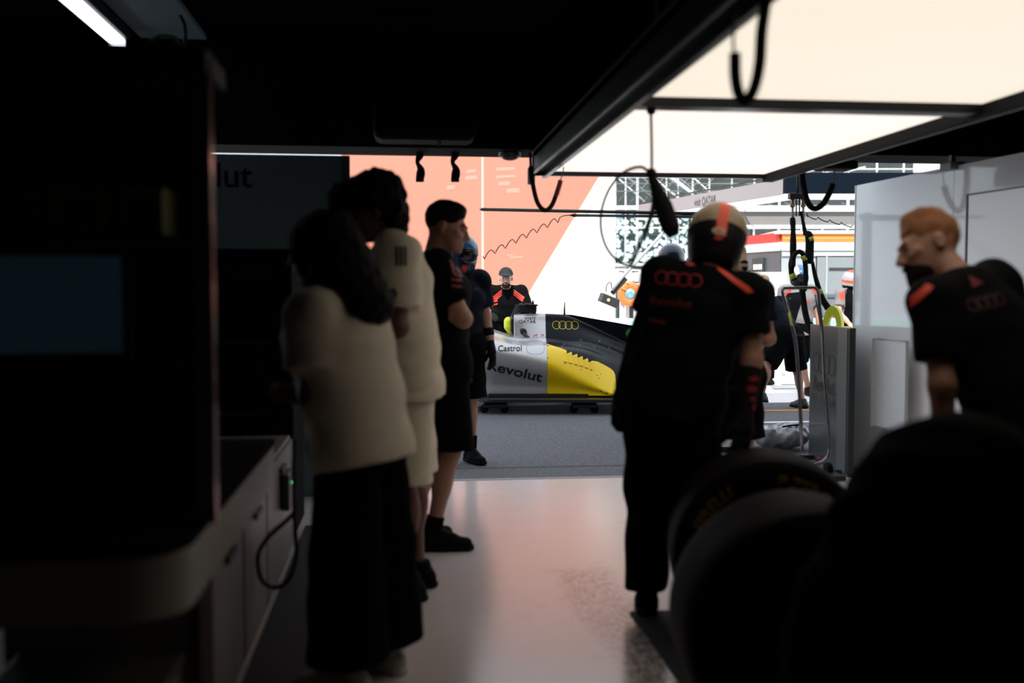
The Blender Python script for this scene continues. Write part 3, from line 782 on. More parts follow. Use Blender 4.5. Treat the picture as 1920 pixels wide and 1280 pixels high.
bm = bmesh.new(); tube_bm(bm, [(0, 0, .0), (0, 0, -.008)], .034, 16); link('deflector', bm_mesh('p', bm), CHROME, sp)
hd = thing('hanging_unit', 'black rounded box unit hung under the ceiling left of the sprinkler', 'box', P(850, 215, 6.0))
box_obj('casing', (-.17, .12, .02), (.62, .3, .34), mat('unit_black_gloss', (.003, .0033, .0035), .8, spec=.06), hd, None, .05)
box_obj('mount_rod', (-.17, .12, .19 + (3.0 - hd.location.z - .19) / 2), (.05, .05, 3.0 - hd.location.z - .19), BLACKM, hd)
tri = poly_bm([(-.022, .02), (.022, .02), (0, -.022)])
q = P(824, 266, 5.9)
decal('arrow_mark', tri, (q - Vector(hd.location)) * Vector((1, 0, 1)) + Vector((0, -.032, 0)), (1, 0, 0), (0, 0, 1), mat('grey_mark', (.25, .25, .25), .6), hd, None, .002)
ind = tag(box_obj('indicator_lamp', P(452, 246, 6.45), (.03, .02, .012), mat('lamp_white', (.8, .8, .8), .4, emit=(1, .93, .9), estr=1.2)), 'tiny lit white indicator lamp on the black header at left', 'lamp')
ds = thing('smoke_dome', 'small black and red dome under the header in front of the salmon board', 'sensor', P(956, 294, 6.7))
bm = bmesh.new(); bmesh.ops.create_uvsphere(bm, u_segments=20, v_segments=10, radius=.06, matrix=Matrix.Diagonal((1, 1, .42, 1))); link('dome', bm_mesh('d', bm, True), mat('dome_dark_red', (.10, .01, .01), .3), ds)
bm = bmesh.new(); tube_bm(bm, [(0, 0, .06), (0, 0, .0)], .075, 20); link('dome_base', bm_mesh('d', bm), BLACKM, ds)

# ------------------------------------------------------------------ the lit ceiling gantry
GZ = 2.083; GX0, GX1, GYF, GYN = .98, 2.48, 6.62, 2.25
g = thing('light_gantry', 'large lit white ceiling light box with black frame, hung above the garage bay', 'light', (0, 0, GZ))
GLOW_N = mat('diffuser_glow_near', (.5, .5, .5), .5, emit=(.89, .79, .655), estr=1.06)
GLOW_F = mat('diffuser_glow_far', (.5, .5, .5), .5, emit=(1.0, .875, .79), estr=1.06)
GFR = mat('gantry_black_gloss', (.010, .011, .013), .28, spec=.14)
CY = 4.10
def gbox(nm, x0, x1, y0, y1, za, zb, m): return box_obj(nm, ((x0 + x1) / 2, (y0 + y1) / 2, (za + zb) / 2), (x1 - x0, y1 - y0, zb - za), m, g)
gbox('diffuser', GX0, GX1, CY + .04, GYF, .03, .05, GLOW_F)
gbox('diffuser', GX0, GX1, GYN + .03, CY - .04, .03, .05, GLOW_N)
gbox('cross_bar', GX0, GX1, CY - .045, CY + .045, -.01, .06, GFR)
gbox('end_rail', GX0, GX1, GYN, GYN + .03, -.01, .06, GFR)
gbox('end_rail', GX0 - .10, GX1 + .05, GYF, GYF + .03, .0, .12, GFR)
gbox('side_rail', GX0 - .03, GX0, GYN, GYF + .03, -.015, .10, GFR)
gbox('side_rail', GX0 - .092, GX0 - .032, GYN, GYF + .05, .02, .16, mat('gantry_fascia', (.004, .0045, .005), .5, spec=.04))
for z_a in (.004, .152): gbox('edge_strip', GX0 - .098, GX0 - .088, GYN, GYF + .05, z_a, z_a + .014, mat('gantry_edge_grey', (.07, .07, .072), .35, metal=.5))
gbox('side_rail', GX1, GX1 + .06, GYN, GYF + .03, -.02, .12, mat('rail_matt_black', (.010, .011, .012), .7, spec=.08))
gbox('edge_strip', GX1 + .06, GX1 + .075, GYN, GYF + .05, -.02, .10, mat('gantry_edge_grey', (.07, .07, .072), .35, metal=.5))
gbox('top_cover', GX0 - .092, GX1 + .06, GYN, GYF, .12, .16, BLACKP)
for x in (GX0 + .1, GX1 - .1):
    for y in (2.4, 4.1, 6.0): box_obj('hanger_rod', (x, y, .555), (.03, .03, .82), BLACKM, g)
gp = box_obj('end_bracket', (GX0 - .10, GYF + .05, .0), (.05, .04, .11), mat('bracket_pale', (.30, .31, .32), .35), g, None, .006)

# padded U loops hanging from the gantry
def pad_loop(label, foam, cord, r, d, top):
    o = thing('padded_loop', label, 'loop', P(top[0], top[1], d), 0, 'padded loops hanging from the light gantry')
    L = Vector(o.location)
    f = catmull([P(x, y, d) - L for x, y in foam], 8)
    tube('foam_sleeve', f, r, FOAM, o, 12)
    tube('cord', catmull([P(x, y, d) - L for x, y in cord], 6), .004, CABLE, o, 6)
    return o
o1 = pad_loop('black padded loop at the far left corner of the lit gantry', [(995, 312), (999, 345), (1008, 380), (1022, 394), (1035, 384), (1046, 355), (1051, 338)], [(1051, 338), (1056, 320), (1057, 296)], .015, 6.4, (995, 290))
tube('cord', [P(994, 286, 6.4) - o1.location, P(995, 314, 6.4) - o1.location], .009, CABLE, o1, 6)
for i in range(9):
    pass
for k in range(7):
    a = P(1051.5 - 1.1 * k, 340 + 4.2 * k, 6.38) - o1.location
    tube('grip_ring', [a + Vector((-.016, 0, -.004)), a + Vector((.016, 0, .002))], .0035, mat('dull_red_ring', (.25, .04, .03), .6), o1, 6)
pad_loop('large black padded loop hanging nearest, in front of the big lit panel', [(1440, -60), (1436, 0), (1428, 60), (1424, 120), (1414, 165), (1399, 188), (1386, 178), (1379, 145), (1378, 100)], [(1378, 104), (1375, 85), (1376, 55), (1378, 20)], .0150, 2.58, (1440, -60))
pad_loop('black padded loop at the right edge of the gantry by the white partition', [(1504, 300), (1504, 322), (1506, 345), (1514, 378), (1527, 391), (1543, 382), (1556, 360), (1562, 345)], [(1562, 346), (1564, 325), (1565, 300)], .021, 6.9, (1504, 300))
sm = tag(box_obj('speaker_box', P(1566, 311, 7.0), (.26, .2, .06), BLACKP, None, None, .02), 'flat black box under the right rail of the gantry', 'box')
# wheel gun hanging on its air line with a cable loop
wd = 4.19
wg = thing('air_gun', 'black air wheel gun hanging in its sleeve from the gantry cross bar', 'tool', P(1220, 190, wd))
WL = Vector(wg.location)
def wp(x, y, dd=0): return P(x, y, wd + dd) - WL
tube('air_line', catmull([wp(1220, 202), wp(1221, 230), wp(1222, 280), wp(1222, 325)], 6), .006, CABLE, wg, 8)
bm = bmesh.new(); bmesh.ops.create_icosphere(bm, subdivisions=2, radius=.024, matrix=Matrix.Translation(wp(1221, 325))); link('knot', bm_mesh('k', bm, True), FOAM, wg)
bm = bmesh.new(); bmesh.ops.create_icosphere(bm, subdivisions=2, radius=.020, matrix=Matrix.Translation(wp(1221, 207))); link('top_ball', bm_mesh('k', bm, True), FOAM, wg)
tube('loop_hose', catmull([wp(1218, 322), wp(1200, 313), wp(1172, 322), wp(1145, 350), wp(1129, 390), wp(1127, 430), wp(1138, 465), wp(1158, 488, .15), wp(1185, 500, .3), wp(1215, 502, .4), wp(1238, 500, .4)], 8), .0068, CABLE, wg, 8)
bm = bmesh.new(); tube_bm(bm, catmull([wp(1222, 330), wp(1232, 358), wp(1241, 380), wp(1250, 405), wp(1258, 428), wp(1264, 443)], 6), lambda t: (.018 + .022 * min(1, t * 2.2)) if t < .8 else .040 - (t - .8) * .09, 12); link('gun_sleeve', bm_mesh('k', bm), FOAM, wg)
tube('trigger_hose', catmull([wp(1224, 335), wp(1226, 370), wp(1222, 400), wp(1212, 430)], 6), .010, CABLE, wg, 8)
n = 120; pts = []
for i in range(n):
    t = i / (n - 1); c = Vector(wp(1212 + (1180 - 1212) * t, 428 + (500 - 428) * t, .3 * t))
    a = 2 * math.pi * 14 * t; pts.append(c + Vector((math.cos(a) * .012, math.sin(a) * .012, 0)))
tube('spiral_cord', pts, .0035, mat('dark_blue_cord', (.012, .010, .05), .5), wg, 6)
# ------------------------------------------------------------------ across the pit lane
# big graphic board: salmon field, cream band and white field meeting on a slant
BD = 22.0
bl, br = P(640, HOR, BD), P(1152, HOR, BD); bl.z = br.z = 0
bdir = (br - bl).normalized(); bnx = Vector((bdir.y, -bdir.x, 0))
if bnx.dot(FWD) > 0: bnx = -bnx
BR = Matrix((bdir, -bnx, Vector((0, 0, 1)))).transposed()
bb = thing('billboard', 'huge salmon and white graphic board standing across the pit lane', 'billboard', bl)
W = (br - bl).length; HB_ = 7.0
def bpos(px, py):
    d = P(px, py, BD) - bl; return d.dot(bdir), d.z
SALM = mat('salmon_print', (.44, .165, .112), .55, nscale=.6, nvar=.05)
box_obj('board', BR @ Vector((W / 2, .12, HB_ / 2)), (W, .2, HB_), mat('white_print', (.80, .78, .77), .5, nvar=.02), bb, BR)
def bpoly(name, pts, m, off): 
    return decal(name, poly_bm(pts), (0, 0, 0), BR @ Vector((1, 0, 0)), (0, 0, 1), m, bb, None, off)
xa, za = bpos(1122, 332); xb, zb = bpos(985, 560)
def xat(z): return xa + (xb - xa) * (z - za) / (zb - za)
bpoly('salmon_field', [(0.02, .1), (xat(.1), .1), (xat(HB_ - .05), HB_ - .05), (0.02, HB_ - .05)], SALM, -.014 + .02)
cw = .24
bpoly('cream_band', [(xat(.1), .1), (xat(.1) + cw, .1), (xat(HB_ - .05) + cw, HB_ - .05), (xat(HB_ - .05), HB_ - .05)], mat('cream_print', (.66, .56, .38), .55), .006)
x7, _ = bpos(903, 400)
bpoly('board_seam', [(x7, .1), (x7 + .05, .1), (x7 + .05, HB_ - .05), (x7, HB_ - .05)], mat('pale_seam', (.60, .38, .33), .5), .008)
# short pale marks on the salmon field
PALEP = mat('pale_mark_tint', (.52, .24, .185), .55)
r2 = random.Random(3)
for (px, py, w, hh) in ((948, 318, 34, 8), (948, 332, 36, 7), (945, 345, 22, 9), (962, 358, 24, 10), (884, 322, 18, 8), (884, 334, 22, 9), (846, 352, 16, 9), (968, 482, 26, 5), (958, 478, 16, 4)):
    x, z = bpos(px, py); ww, h2 = w * BD / FPX, hh * BD / FPX
    bpoly('pale_mark', [(x - ww / 2, z - h2 / 2), (x + ww / 2, z - h2 / 2 + .02), (x + ww / 2, z + h2 / 2), (x - ww / 2, z + h2 / 2 - .02)], PALEP, .010)
# board footing posts
for x in (.3, W - .3): box_obj('board_post', BR @ Vector((x, .35, HB_ / 2)), (.15, .15, HB_), GREYP, bb, BR)

# pit wall with turquoise coping line
wl = struct(box_obj('pit_wall', (4, 17.2, .42), (50, .35, .84), mat('white_concrete', (.70, .70, .70), .7)))
struct(box_obj('pit_wall_stripe', (4, 17.0, .74), (50, .06, .12), mat('turquoise_paint', (.30, .62, .64), .6)))
struct(box_obj('pit_wall_stripe', (4, 17.0, .07), (50, .06, .13), mat('turquoise_paint', (.30, .62, .64), .6)))

# grandstand back: dark skin behind white scaffold tubes
GS = 30.0
s0, s1 = P(1140, HOR, GS), P(1760, HOR, GS); s0.z = s1.z = 0
sd = (s1 - s0).normalized(); SRt = Matrix((sd, Vector((-sd.y, sd.x, 0)), Vector((0, 0, 1)))).transposed()
gs = thing('grandstand', 'dark grandstand back of white scaffold tubes and bubble patterned cladding', 'grandstand', s0)
def gpos(px, py): d = P(px, py, GS) - s0; return d.dot(sd), d.z
SW = (s1 - s0).length
box_obj('back_skin', SRt @ Vector((SW / 2, 2.2, 4.5)), (SW, .2, 9.0), mat('dark_netting', (.030, .040, .040), .8, nscale=2.5, nvar=.5), gs, SRt)
TUBEW = mat('white_scaffold', (.62, .63, .63), .5)
TUBEG = mat('grey_scaffold', (.14, .16, .16), .5)
def gt(p0, p1, r, m=TUBEW, y=0.0):
    a, b = gpos(*p0), gpos(*p1)
    tube('scaffold_tube', [SRt @ Vector((a[0], y, a[1])), SRt @ Vector((b[0], y, b[1]))], r, m, gs, 6)
for px, r in ((1152, .045), (1172, .025), (1194, .040), (1248, .022), (1270, .022), (1297, .028), (1328, .026), (1370, .025), (1412, .030), (1459, .035), (1501, .025), (1540, .025), (1587, .045), (1640, .030), (1690, .030)):
    gt((px, 250), (px, 600), r)
for py, r, m in ((389, .045, TUBEW), (360, .018, TUBEG), (346, .016, TUBEG), (497, .06, TUBEW), (428, .03, TUBEW), (393, .028, TUBEW), (334, .022, TUBEW), (319, .022, TUBEW)):
    gt((1150, py), (1750, py), r, m, -.1)
for k in range(7):
    x = 1150 + k * 24
    gt((x, 322 + (k % 2) * 4), (x + 62, 376), .022 + .012 * (k % 2), TUBEG if k % 3 else TUBEW, .5)
    gt((x + 58, 322), (x + 6, 384), .018, TUBEG, .9)
gt((1252, 332), (1296, 366), .055, TUBEW, -.2)
for k in range(6):
    x = 1405 + k * 36
    gt((x, 378), (x + 34, 392), .02, TUBEG, .5); gt((x, 430), (x + 30, 418), .02, TUBEG, .5); gt((x, 322), (x + 40, 312), .03, TUBEW, .3)
# bubble patterned cladding
def bubble_mat():
    m = bpy.data.materials.new('bubble_cladding'); m.use_nodes = True; nt = m.node_tree; b = nt.nodes['Principled BSDF']
    tc = nt.nodes.new('ShaderNodeTexCoord'); v = nt.nodes.new('ShaderNodeTexVoronoi'); v.inputs['Scale'].default_value = 7.2; v.inputs['Randomness'].default_value = .75
    mp = nt.nodes.new('ShaderNodeMapping'); mp.inputs['Scale'].default_value = (1, 0, 1)
    nt.links.new(tc.outputs['Object'], mp.inputs[0]); nt.links.new(mp.outputs[0], v.inputs['Vector'])
    r = nt.nodes.new('ShaderNodeValToRGB'); r.color_ramp.elements[0].position = .50; r.color_ramp.elements[1].position = .62
    r.color_ramp.elements[0].color = (.50, .66, .66, 1); r.color_ramp.elements[1].color = (.02, .035, .035, 1)
    nt.links.new(v.outputs['Distance'], r.inputs[0]); nt.links.new(r.outputs[0], b.inputs['Base Color']); b.inputs['Roughness'].default_value = .4
    return m
BUB = bubble_mat()
c0, c1 = gpos(1150, 492), gpos(1292, 398)
box_obj('cladding', SRt @ Vector(((c0[0] + c1[0]) / 2, .2, (c0[1] + c1[1]) / 2)), (c1[0] - c0[0], .1, c1[1] - c0[1]), BUB, gs, SRt)
for (x0, x1) in ((1156, 1172), (1180, 1200)):
    a, b = gpos(x0, 535), gpos(x1, 505)
    box_obj('window_frame', SRt @ Vector(((a[0] + b[0]) / 2, .0, (a[1] + b[1]) / 2)), (b[0] - a[0] + .1, .12, b[1] - a[1] + .1), TUBEW, gs, SRt)
    box_obj('window_pane', SRt @ Vector(((a[0] + b[0]) / 2, -.08, (a[1] + b[1]) / 2)), (b[0] - a[0] - .1, .05, b[1] - a[1] - .1), mat('dark_glass', (.02, .03, .03), .1), gs, SRt)

# pit stand: red and orange banded cabin with canopy
CD = 18.0
k0 = P(1464, HOR, CD); k0.z = 0
kr = P(1700, HOR, CD); kr.z = 0; kd = (kr - k0).normalized(); KR = Matrix((kd, Vector((-kd.y, kd.x, 0)), Vector((0, 0, 1)))).transposed()
vp = Vector((math.sin(math.radians(23.5)), 0, 0))
kl = P(1398, HOR, CD * (1464 - 300) / (1398 - 300)); kl.z = 0; ll = (kl - k0); lL = ll.length; ld_ = ll.normalized(); KL = Matrix((ld_, Vector((ld_.y, -ld_.x, 0)), Vector((0, 0, 1)))).transposed()
cb = thing('pit_stand', 'grey pit wall cabin with red and orange band and wide windows', 'building', k0)
def kz(py, d=CD): return CAM_H - (py - HOR) * d / FPX
def kx(px): return (px - 1464) * CD / FPX
def front(nm, px0, px1, py0, py1, m, y0=-.02, th=.06, par=None): 
    return box_obj(nm, KR @ Vector(((kx(px0) + kx(px1)) / 2, y0 + th / 2, (kz(py0) + kz(py1)) / 2)), (kx(px1) - kx(px0), th, kz(py0) - kz(py1)), m, par or cb, KR)
def sidew(nm, t0, t1, py0, py1, m, th=.06, out=.0):
    return box_obj(nm, KL @ Vector(((t0 + t1) / 2, -out, (kz(py0) + kz(py1)) / 2)), (t1 - t0, th, kz(py0) - kz(py1)), m, cb, KL)
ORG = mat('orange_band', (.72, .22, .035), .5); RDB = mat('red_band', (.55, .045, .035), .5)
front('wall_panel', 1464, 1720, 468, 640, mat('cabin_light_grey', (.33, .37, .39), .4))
front('white_fascia', 1464, 1720, 453, 470, WHITEP, -.05, .1); front('orange_band', 1464, 1720, 437, 454, ORG, -.06, .1)
front('orange_band', 1464, 1720, 446.5, 448, mat('pale_orange_line', (.75, .40, .18), .5), -.065, .01)
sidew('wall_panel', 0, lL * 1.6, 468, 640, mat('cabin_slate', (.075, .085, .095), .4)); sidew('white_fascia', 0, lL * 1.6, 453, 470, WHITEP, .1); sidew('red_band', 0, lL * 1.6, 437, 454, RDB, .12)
box_obj('roof_slab', KR @ Vector((3.0, 1.5, kz(436))), (6.2, 3.2, .06), WHITEP, cb, KR)
WINM = mat('cabin_glass', (.22, .25, .27), .12)
WFR = mat('window_frame_dark', (.03, .035, .04), .4)
front('window', 1528, 1620, 480, 560, WFR, -.035, .02)
front('window_pane', 1530, 1546, 482, 558, WINM, -.05, .02); front('window_pane', 1549, 1618, 482, 558, WINM, -.05, .02)
front('reflection_panel', 1552, 1620, 502, 508, mat('pane_dark', (.05, .055, .06), .2), -.055, .02)
front('window_mullion', 1546, 1549, 480, 560, mat('mullion_grey', (.35, .38, .40), .4), -.06, .03); front('window_rail', 1464, 1720, 473, 480, mat('rail_light', (.50, .53, .54), .4), -.06, .05)
sidew('window', lL * .40, lL * .72, 482, 512, WFR, .06, .04); sidew('window_pane', lL * .44, lL * .53, 494, 504, WHITEP, .06, .06); sidew('window_pane', lL * .57, lL * .66, 494, 504, WHITEP, .06, .06)
# light board standing in front of the cabin
lb = thing('screen_board', 'plain light grey board standing in front of the slate cabin wall', 'board', G(1440, 15.5))
a, b = G(1405, 15.5), G(1473, 15.5)
box_obj('board_panel', (0, 0, .81), ((b - a).length, .05, 1.62), mat('light_grey_board', (.48, .47, .46), .5), lb, rz3(VIEW_RZ))
for q in (-.25, .25): box_obj('board_foot', RC @ Vector((q, 0, 0)) * Vector((1, 1, 0)) + Vector((0, 0, .02)) if False else (q, 0, .02), (.06, .4, .04), GREYP, lb)
# canopy with grey fascia and lettering
cn = thing('gantry_canopy', 'grey and navy canopy fascia raised above the pit wall cabin', 'canopy', P(1468, HOR, 14.5))
CL = Vector(cn.location)
fr_, fl_ = P(1468, 350, 14.5) - CL, P(1197, 402, 14.5 * (1468 - 300) / (1197 - 300)) - CL
zt0, zt1 = P(1468, 335, 14.5).z - CL.z, P(1468, 364, 14.5).z - CL.z
fd = Vector((fl_.x - fr_.x, fl_.y - fr_.y, 0)); FL = fd.length; fd.normalize(); FN = Vector((fd.y, -fd.x, 0))
if FN.dot(FWD) > 0: FN = -FN
FRm = Matrix((fd, -FN, Vector((0, 0, 1)))).transposed()
GRF = mat('warm_grey_fascia', (.30, .275, .285), .5, nvar=.03)
base = Vector((fr_.x, fr_.y, 0))
box_obj('fascia', base + FRm @ Vector((FL / 2, .05, (zt0 + zt1) / 2)), (FL, .10, zt0 - zt1), GRF, cn, FRm)
box_obj('white_soffit', base + FRm @ Vector((FL / 2, .15, zt1 - .03)), (FL, .30, .05), WHITEP, cn, FRm)
box_obj('top_rail', base + FRm @ Vector((FL / 2, .3, zt0 + .10)), (FL * .96, .03, .02), mat('dark_rail', (.03, .03, .03), .5), cn, FRm)
R16 = rz3(VIEW_RZ)
zn0, zn1 = P(1468, 325, 14.5).z - CL.z, P(1468, 364, 14.5).z - CL.z
box_obj('navy_fascia', R16 @ Vector((1.3, .05, (zn0 + zn1) / 2)) , (2.6, .1, zn0 - zn1), NAVY, cn, R16)
box_obj('white_soffit', R16 @ Vector((1.3, .15, zn1 - .03)), (2.6, .30, .06), WHITEP, cn, R16)
tb = text_bm('visit QATAR', width=73 * 16 / FPX * 1.12, height=18 * 16 / FPX)
q = P(1333, 382, 1); 
tt = (1468 - 1333) / (1468 - 1197.0); dd_ = 14.5 * (1468 - 300) / (1322 - 300)
q = P(1322, 377.5, dd_) - CL; tpos = base + fd * (q - base).dot(fd); tpos.z = q.z
decal('lettering', tb, tpos, -fd, (0, 0, 1), mat('dark_letter', (.06, .055, .06), .6), cn, None, .006)
for x in (2.2, 2.5): box_obj('canopy_post', R16 @ Vector((x, 2.5, -1.6 + .95)), (.12, .12, 3.9), GREYP, cn, R16)
for x in (2.2, 2.5): box_obj('canopy_arm', R16 @ Vector((x, 1.3, zn0 - .05)), (.1, 2.5, .08), GREYP, cn, R16)
# second plain grey beam behind
gbm = thing('gantry_beam', 'plain light grey beam with white lips below the navy canopy', 'beam', P(1500, 410, 16.5))
w2 = 3.2
box_obj('beam_face', R16 @ Vector((.35, 0, 0)), (w2, .12, 26 * 16.5 / FPX), mat('mid_grey_beam', (.20, .195, .195), .5), gbm, R16)
for sgn in (1, -1): box_obj('beam_lip', R16 @ Vector((.35, -.03, sgn * 14.5 * 16.5 / FPX)), (w2, .2, .035), WHITEP, gbm, R16)
for x in (1.35, 1.75): box_obj('beam_post', R16 @ Vector((x, .3, -1.55)), (.1, .1, 3.0), GREYP, gbm, R16)
# ------------------------------------------------------------------ booms, hoses and pit equipment near the doorway
bo = thing('overhead_boom', 'pair of thin overhead boom poles reaching left in front of the salmon board', 'pole', G(1345, 8.3))
BL = Vector(bo.location)
tube('boom_tube', [P(903, 392.5, 8.9) - BL, P(1290, 400, 8.4) - BL, P(1356, 401, 8.3) - BL], .015, BLACKM, bo, 10)
tube('tip_spike', [P(899, 392.5, 8.9) - BL, P(908, 392.5, 8.9) - BL], lambda t: .004 + .014 * t, BLACKM, bo, 8)
tube('boom_tube', [P(1076, 403.6, 8.7) - BL, P(1290, 406, 8.4) - BL, P(1356, 407, 8.3) - BL], .013, mat('blue_steel', (.08, .10, .13), .35, metal=.4), bo, 10)
tube('tip_fitting', [P(1069, 403.4, 8.7) - BL, P(1079, 403.6, 8.7) - BL], lambda t: .006 + .012 * t, BLACKM, bo, 8)
box_obj('boom_stand', (0, 0, (P(1345, 395, 8.3).z) / 2), (.06, .06, P(1345, 395, 8.3).z), BLACKM, bo)
box_obj('stand_base', (0, 0, .02), (.4, .4, .04), BLACKM, bo)
def scallop(a, b, n, amp, d, sgn=1):
    pts = []
    for i in range(n * 10 + 1):
        t = i / (n * 10.0); ph = (t * n) % 1.0
        x = a[0] + (b[0] - a[0]) * t; y = a[1] + (b[1] - a[1]) * t
        th = math.pi * ph; y -= sgn * amp * math.sin(th)
        pts.append(P(x, y, d) + Vector((0, .03 * math.cos(2 * th), 0)))
    return pts
tag(tube('coiled_cord', [P(905, 480, 8.7), P(909, 485, 8.7)] + scallop((909, 485), (1047, 417), 7, 11, 8.7) + [P(1050, 407, 8.7), P(1058, 404, 8.7), P(1070, 403.5, 8.7)], .0042, CABLE, seg=6), 'thin black coiled cord stretched from the steel boom down to the helmet', 'cord')
tag(tube('coiled_cord', [P(1513, 399, 8.5), P(1514, 406, 8.5)] + scallop((1515, 402), (1602, 421), 4, 7, 8.5, -1), .005, CABLE, seg=6), 'thin black coiled cord sagging beside the hose connectors at right', 'cord')
# light box on a thin arm
lbx = thing('signal_light', 'dark grey tilted signal box with one glowing amber lamp on a thin arm', 'signal', P(1139, 562, 12.4))
SL = Vector(lbx.location); tl = RC @ Matrix.Rotation(math.radians(-21), 3, 'Z') @ Matrix.Rotation(math.radians(24), 3, 'Y')
k = 12.4 / FPX
box_obj('box_body', tl @ Vector((3 * k, 0, 0)), (38 * k, 17 * k, 15 * k), mat('signal_dark_grey', (.055, .052, .050), .45), lbx, tl, .01)
bm = bmesh.new(); tube_bm(bm, [tl @ Vector((-2 * k, 0, 7.0 * k)), tl @ Vector((-2 * k, 0, 8.5 * k))], 3.0 * k, 20); link('amber_lamp', bm_mesh('a', bm), mat('amber_glow', (.9, .5, .2), .4, emit=(1.0, .62, .28), estr=1.3), lbx)
ap = [P(1148, 545, 12.4) - SL, P(1170, 516, 12.4) - SL, P(1258, 420, 12.4) - SL, P(1266, 412, 15.5) - SL]
tube('arm', ap, .020, mat('arm_pale', (.45, .46, .46), .4), lbx, 8)
tube('lamp_cable', catmull([P(1136, 547, 12.4) - SL, P(1138, 534, 12.4) - SL, P(1145, 529, 12.4) - SL, P(1147, 541, 12.4) - SL], 6), .006, CABLE, lbx, 6)
box_obj('tablet', P(1160, 536, 12.45) - SL, (.06, .08, .26), mat('tablet_dark', (.04, .045, .045), .25), lbx, RC @ Matrix.Rotation(math.radians(-42), 3, 'Z') @ Matrix.Rotation(math.radians(-90), 3, 'X'), .006)
# orange wheel-shaped reel
rl = thing('hose_reel', 'round orange reel with pale blue hub on a white stand beyond the car', 'reel', G(1181, 14.0))
rc = P(1181, 551, 14.0); rr = 23 * 14.0 / FPX
RM = Matrix.Translation(Vector((0, 0, rc.z))) @ Matrix.Rotation(VIEW_RZ, 4, 'Z')
bm = bmesh.new(); lathe_bm(bm, [(.078, -.05), (.10, -.06), (rr * .9, -.06), (rr, -.04), (rr, .05), (rr * .9, .07), (.078, .07), (.078, -.05)], 40, RM); link('disc', bm_mesh('d', bm), mat('orange_disc', (.78, .20, .05), .5), rl)
bm = bmesh.new(); lathe_bm(bm, [(.001, -.055), (.03, -.062), (.076, -.05), (.076, .05), (.001, .05)], 24, RM); link('hub', bm_mesh('d', bm), mat('hub_pale_blue', (.22, .42, .52), .25, nscale=28, nvar=.9), rl)
tube('feed_cable', catmull([RM @ Vector(q) for q in ((-.06, -.08, .06), (-.13, -.09, .10), (-.10, -.08, .17), (-.02, -.08, .15))], 6), .006, mat('yellow_cable', (.7, .5, .05), .5), rl, 6)
for x in (-.10, .10): box_obj('stand_leg', (x, .05, (rc.z - .1) / 2), (.06, .06, rc.z - .1), WHITEP, rl)
box_obj('stand_foot', (0, .05, .02), (.42, .30, .04), WHITEP, rl)
for x in (-.12, .02, .14): box_obj('supply_pack', (x, .16, rc.z + .24), (.13, .12, .14), mat('pale_packs', (.6, .61, .62), .5), rl, None, .03)
box_obj('shelf', (0, .16, rc.z + .14), (.46, .2, .03), WHITEP, rl)
box_obj('back_post', (0, .16, (rc.z + .2) / 2), (.05, .05, rc.z + .2), WHITEP, rl)
# hose bundle hanging from brass couplings
hd_ = 8.5
def hp(x, y, o=0): return P(x, y, hd_ + o)
hz = thing('air_hose', 'left padded black air hose with lime tape hanging from brass coupling', 'hose', hp(1486, 372))
hl = Vector(hz.location)
def H_(o, x, y, dd=0): return P(x, y, hd_ + dd) - Vector(o.location)
BRASS = mat('brass', (.42, .30, .20), .35, metal=.8)
def coupling(o, x):
    tube('coupling', [H_(o, x, 372), H_(o, x, 378), H_(o, x, 388)], lambda t: .020 + .006 * math.sin(9 * t), BRASS, o, 10)
    tube('pipe', [H_(o, x, 388), H_(o, x + .5, 410)], .011, mat('pipe_grey', (.35, .36, .36), .4), o, 8)
coupling(hz, 1486)
tube('sleeve', catmull([H_(hz, 1486, 408), H_(hz, 1487, 430), H_(hz, 1487, 470), H_(hz, 1485, 490), H_(hz, 1484, 510), H_(hz, 1490, 525)], 8), lambda t: .020 + .006 * min(1, t * 3) + .003 * math.sin(22 * t), FOAM, hz, 12)
tube('sleeve', catmull([H_(hz, 1487, 500, -.05), H_(hz, 1488, 482, -.05), H_(hz, 1493, 474, -.05), H_(hz, 1500, 472, -.05), H_(hz, 1507, 479, -.05), H_(hz, 1510, 496, -.05), H_(hz, 1511, 520, -.05), H_(hz, 1508, 545, -.05)], 8), .021, FOAM, hz, 12)
tube('lime_tape', [H_(hz, 1505.4, 479.5, -.05), H_(hz, 1509.6, 488, -.05)], .0225, LIMET, hz, 12)
tube('lime_tape', [H_(hz, 1484.5, 513, -.01), H_(hz, 1488.5, 522, -.01)], .0275, LIMET, hz, 12)
tube('down_hose', catmull([H_(hz, 1503, 530), H_(hz, 1506, 560), H_(hz, 1512, 595), H_(hz, 1524, 630), H_(hz, 1538, 680, .1), H_(hz, 1544, 760, .1), H_(hz, 1546, 834, .1)], 6), .026, FOAM, hz, 12)
h2 = thing('air_hose', 'right padded black air hose looped up then running down to the lime arch', 'hose', hp(1505, 372))
coupling(h2, 1506)
tube('sleeve', catmull([H_(h2, 1502, 396), H_(h2, 1505, 412), H_(h2, 1508, 428), H_(h2, 1510, 440)], 8), lambda t: .011 + .008 * t, FOAM, h2, 12)
tube('sleeve', catmull([H_(h2, 1511, 442), H_(h2, 1515, 440), H_(h2, 1518, 448), H_(h2, 1518, 470), H_(h2, 1517, 494)], 8), .036, FOAM, h2, 14)
tube('lime_tape', [H_(h2, 1520, 444, -.03), H_(h2, 1522.5, 451, -.03)], .021, LIMET, h2, 12)
tube('sleeve', catmull([H_(h2, 1523, 490), H_(h2, 1528, 515), H_(h2, 1535, 540), H_(h2, 1543, 562), H_(h2, 1553, 578)], 8), lambda t: .014 + .016 * t, FOAM, h2, 12)
tube('lime_tape', [H_(h2, 1535.6, 542), H_(h2, 1538.8, 551)], .0265, LIMET, h2, 12)
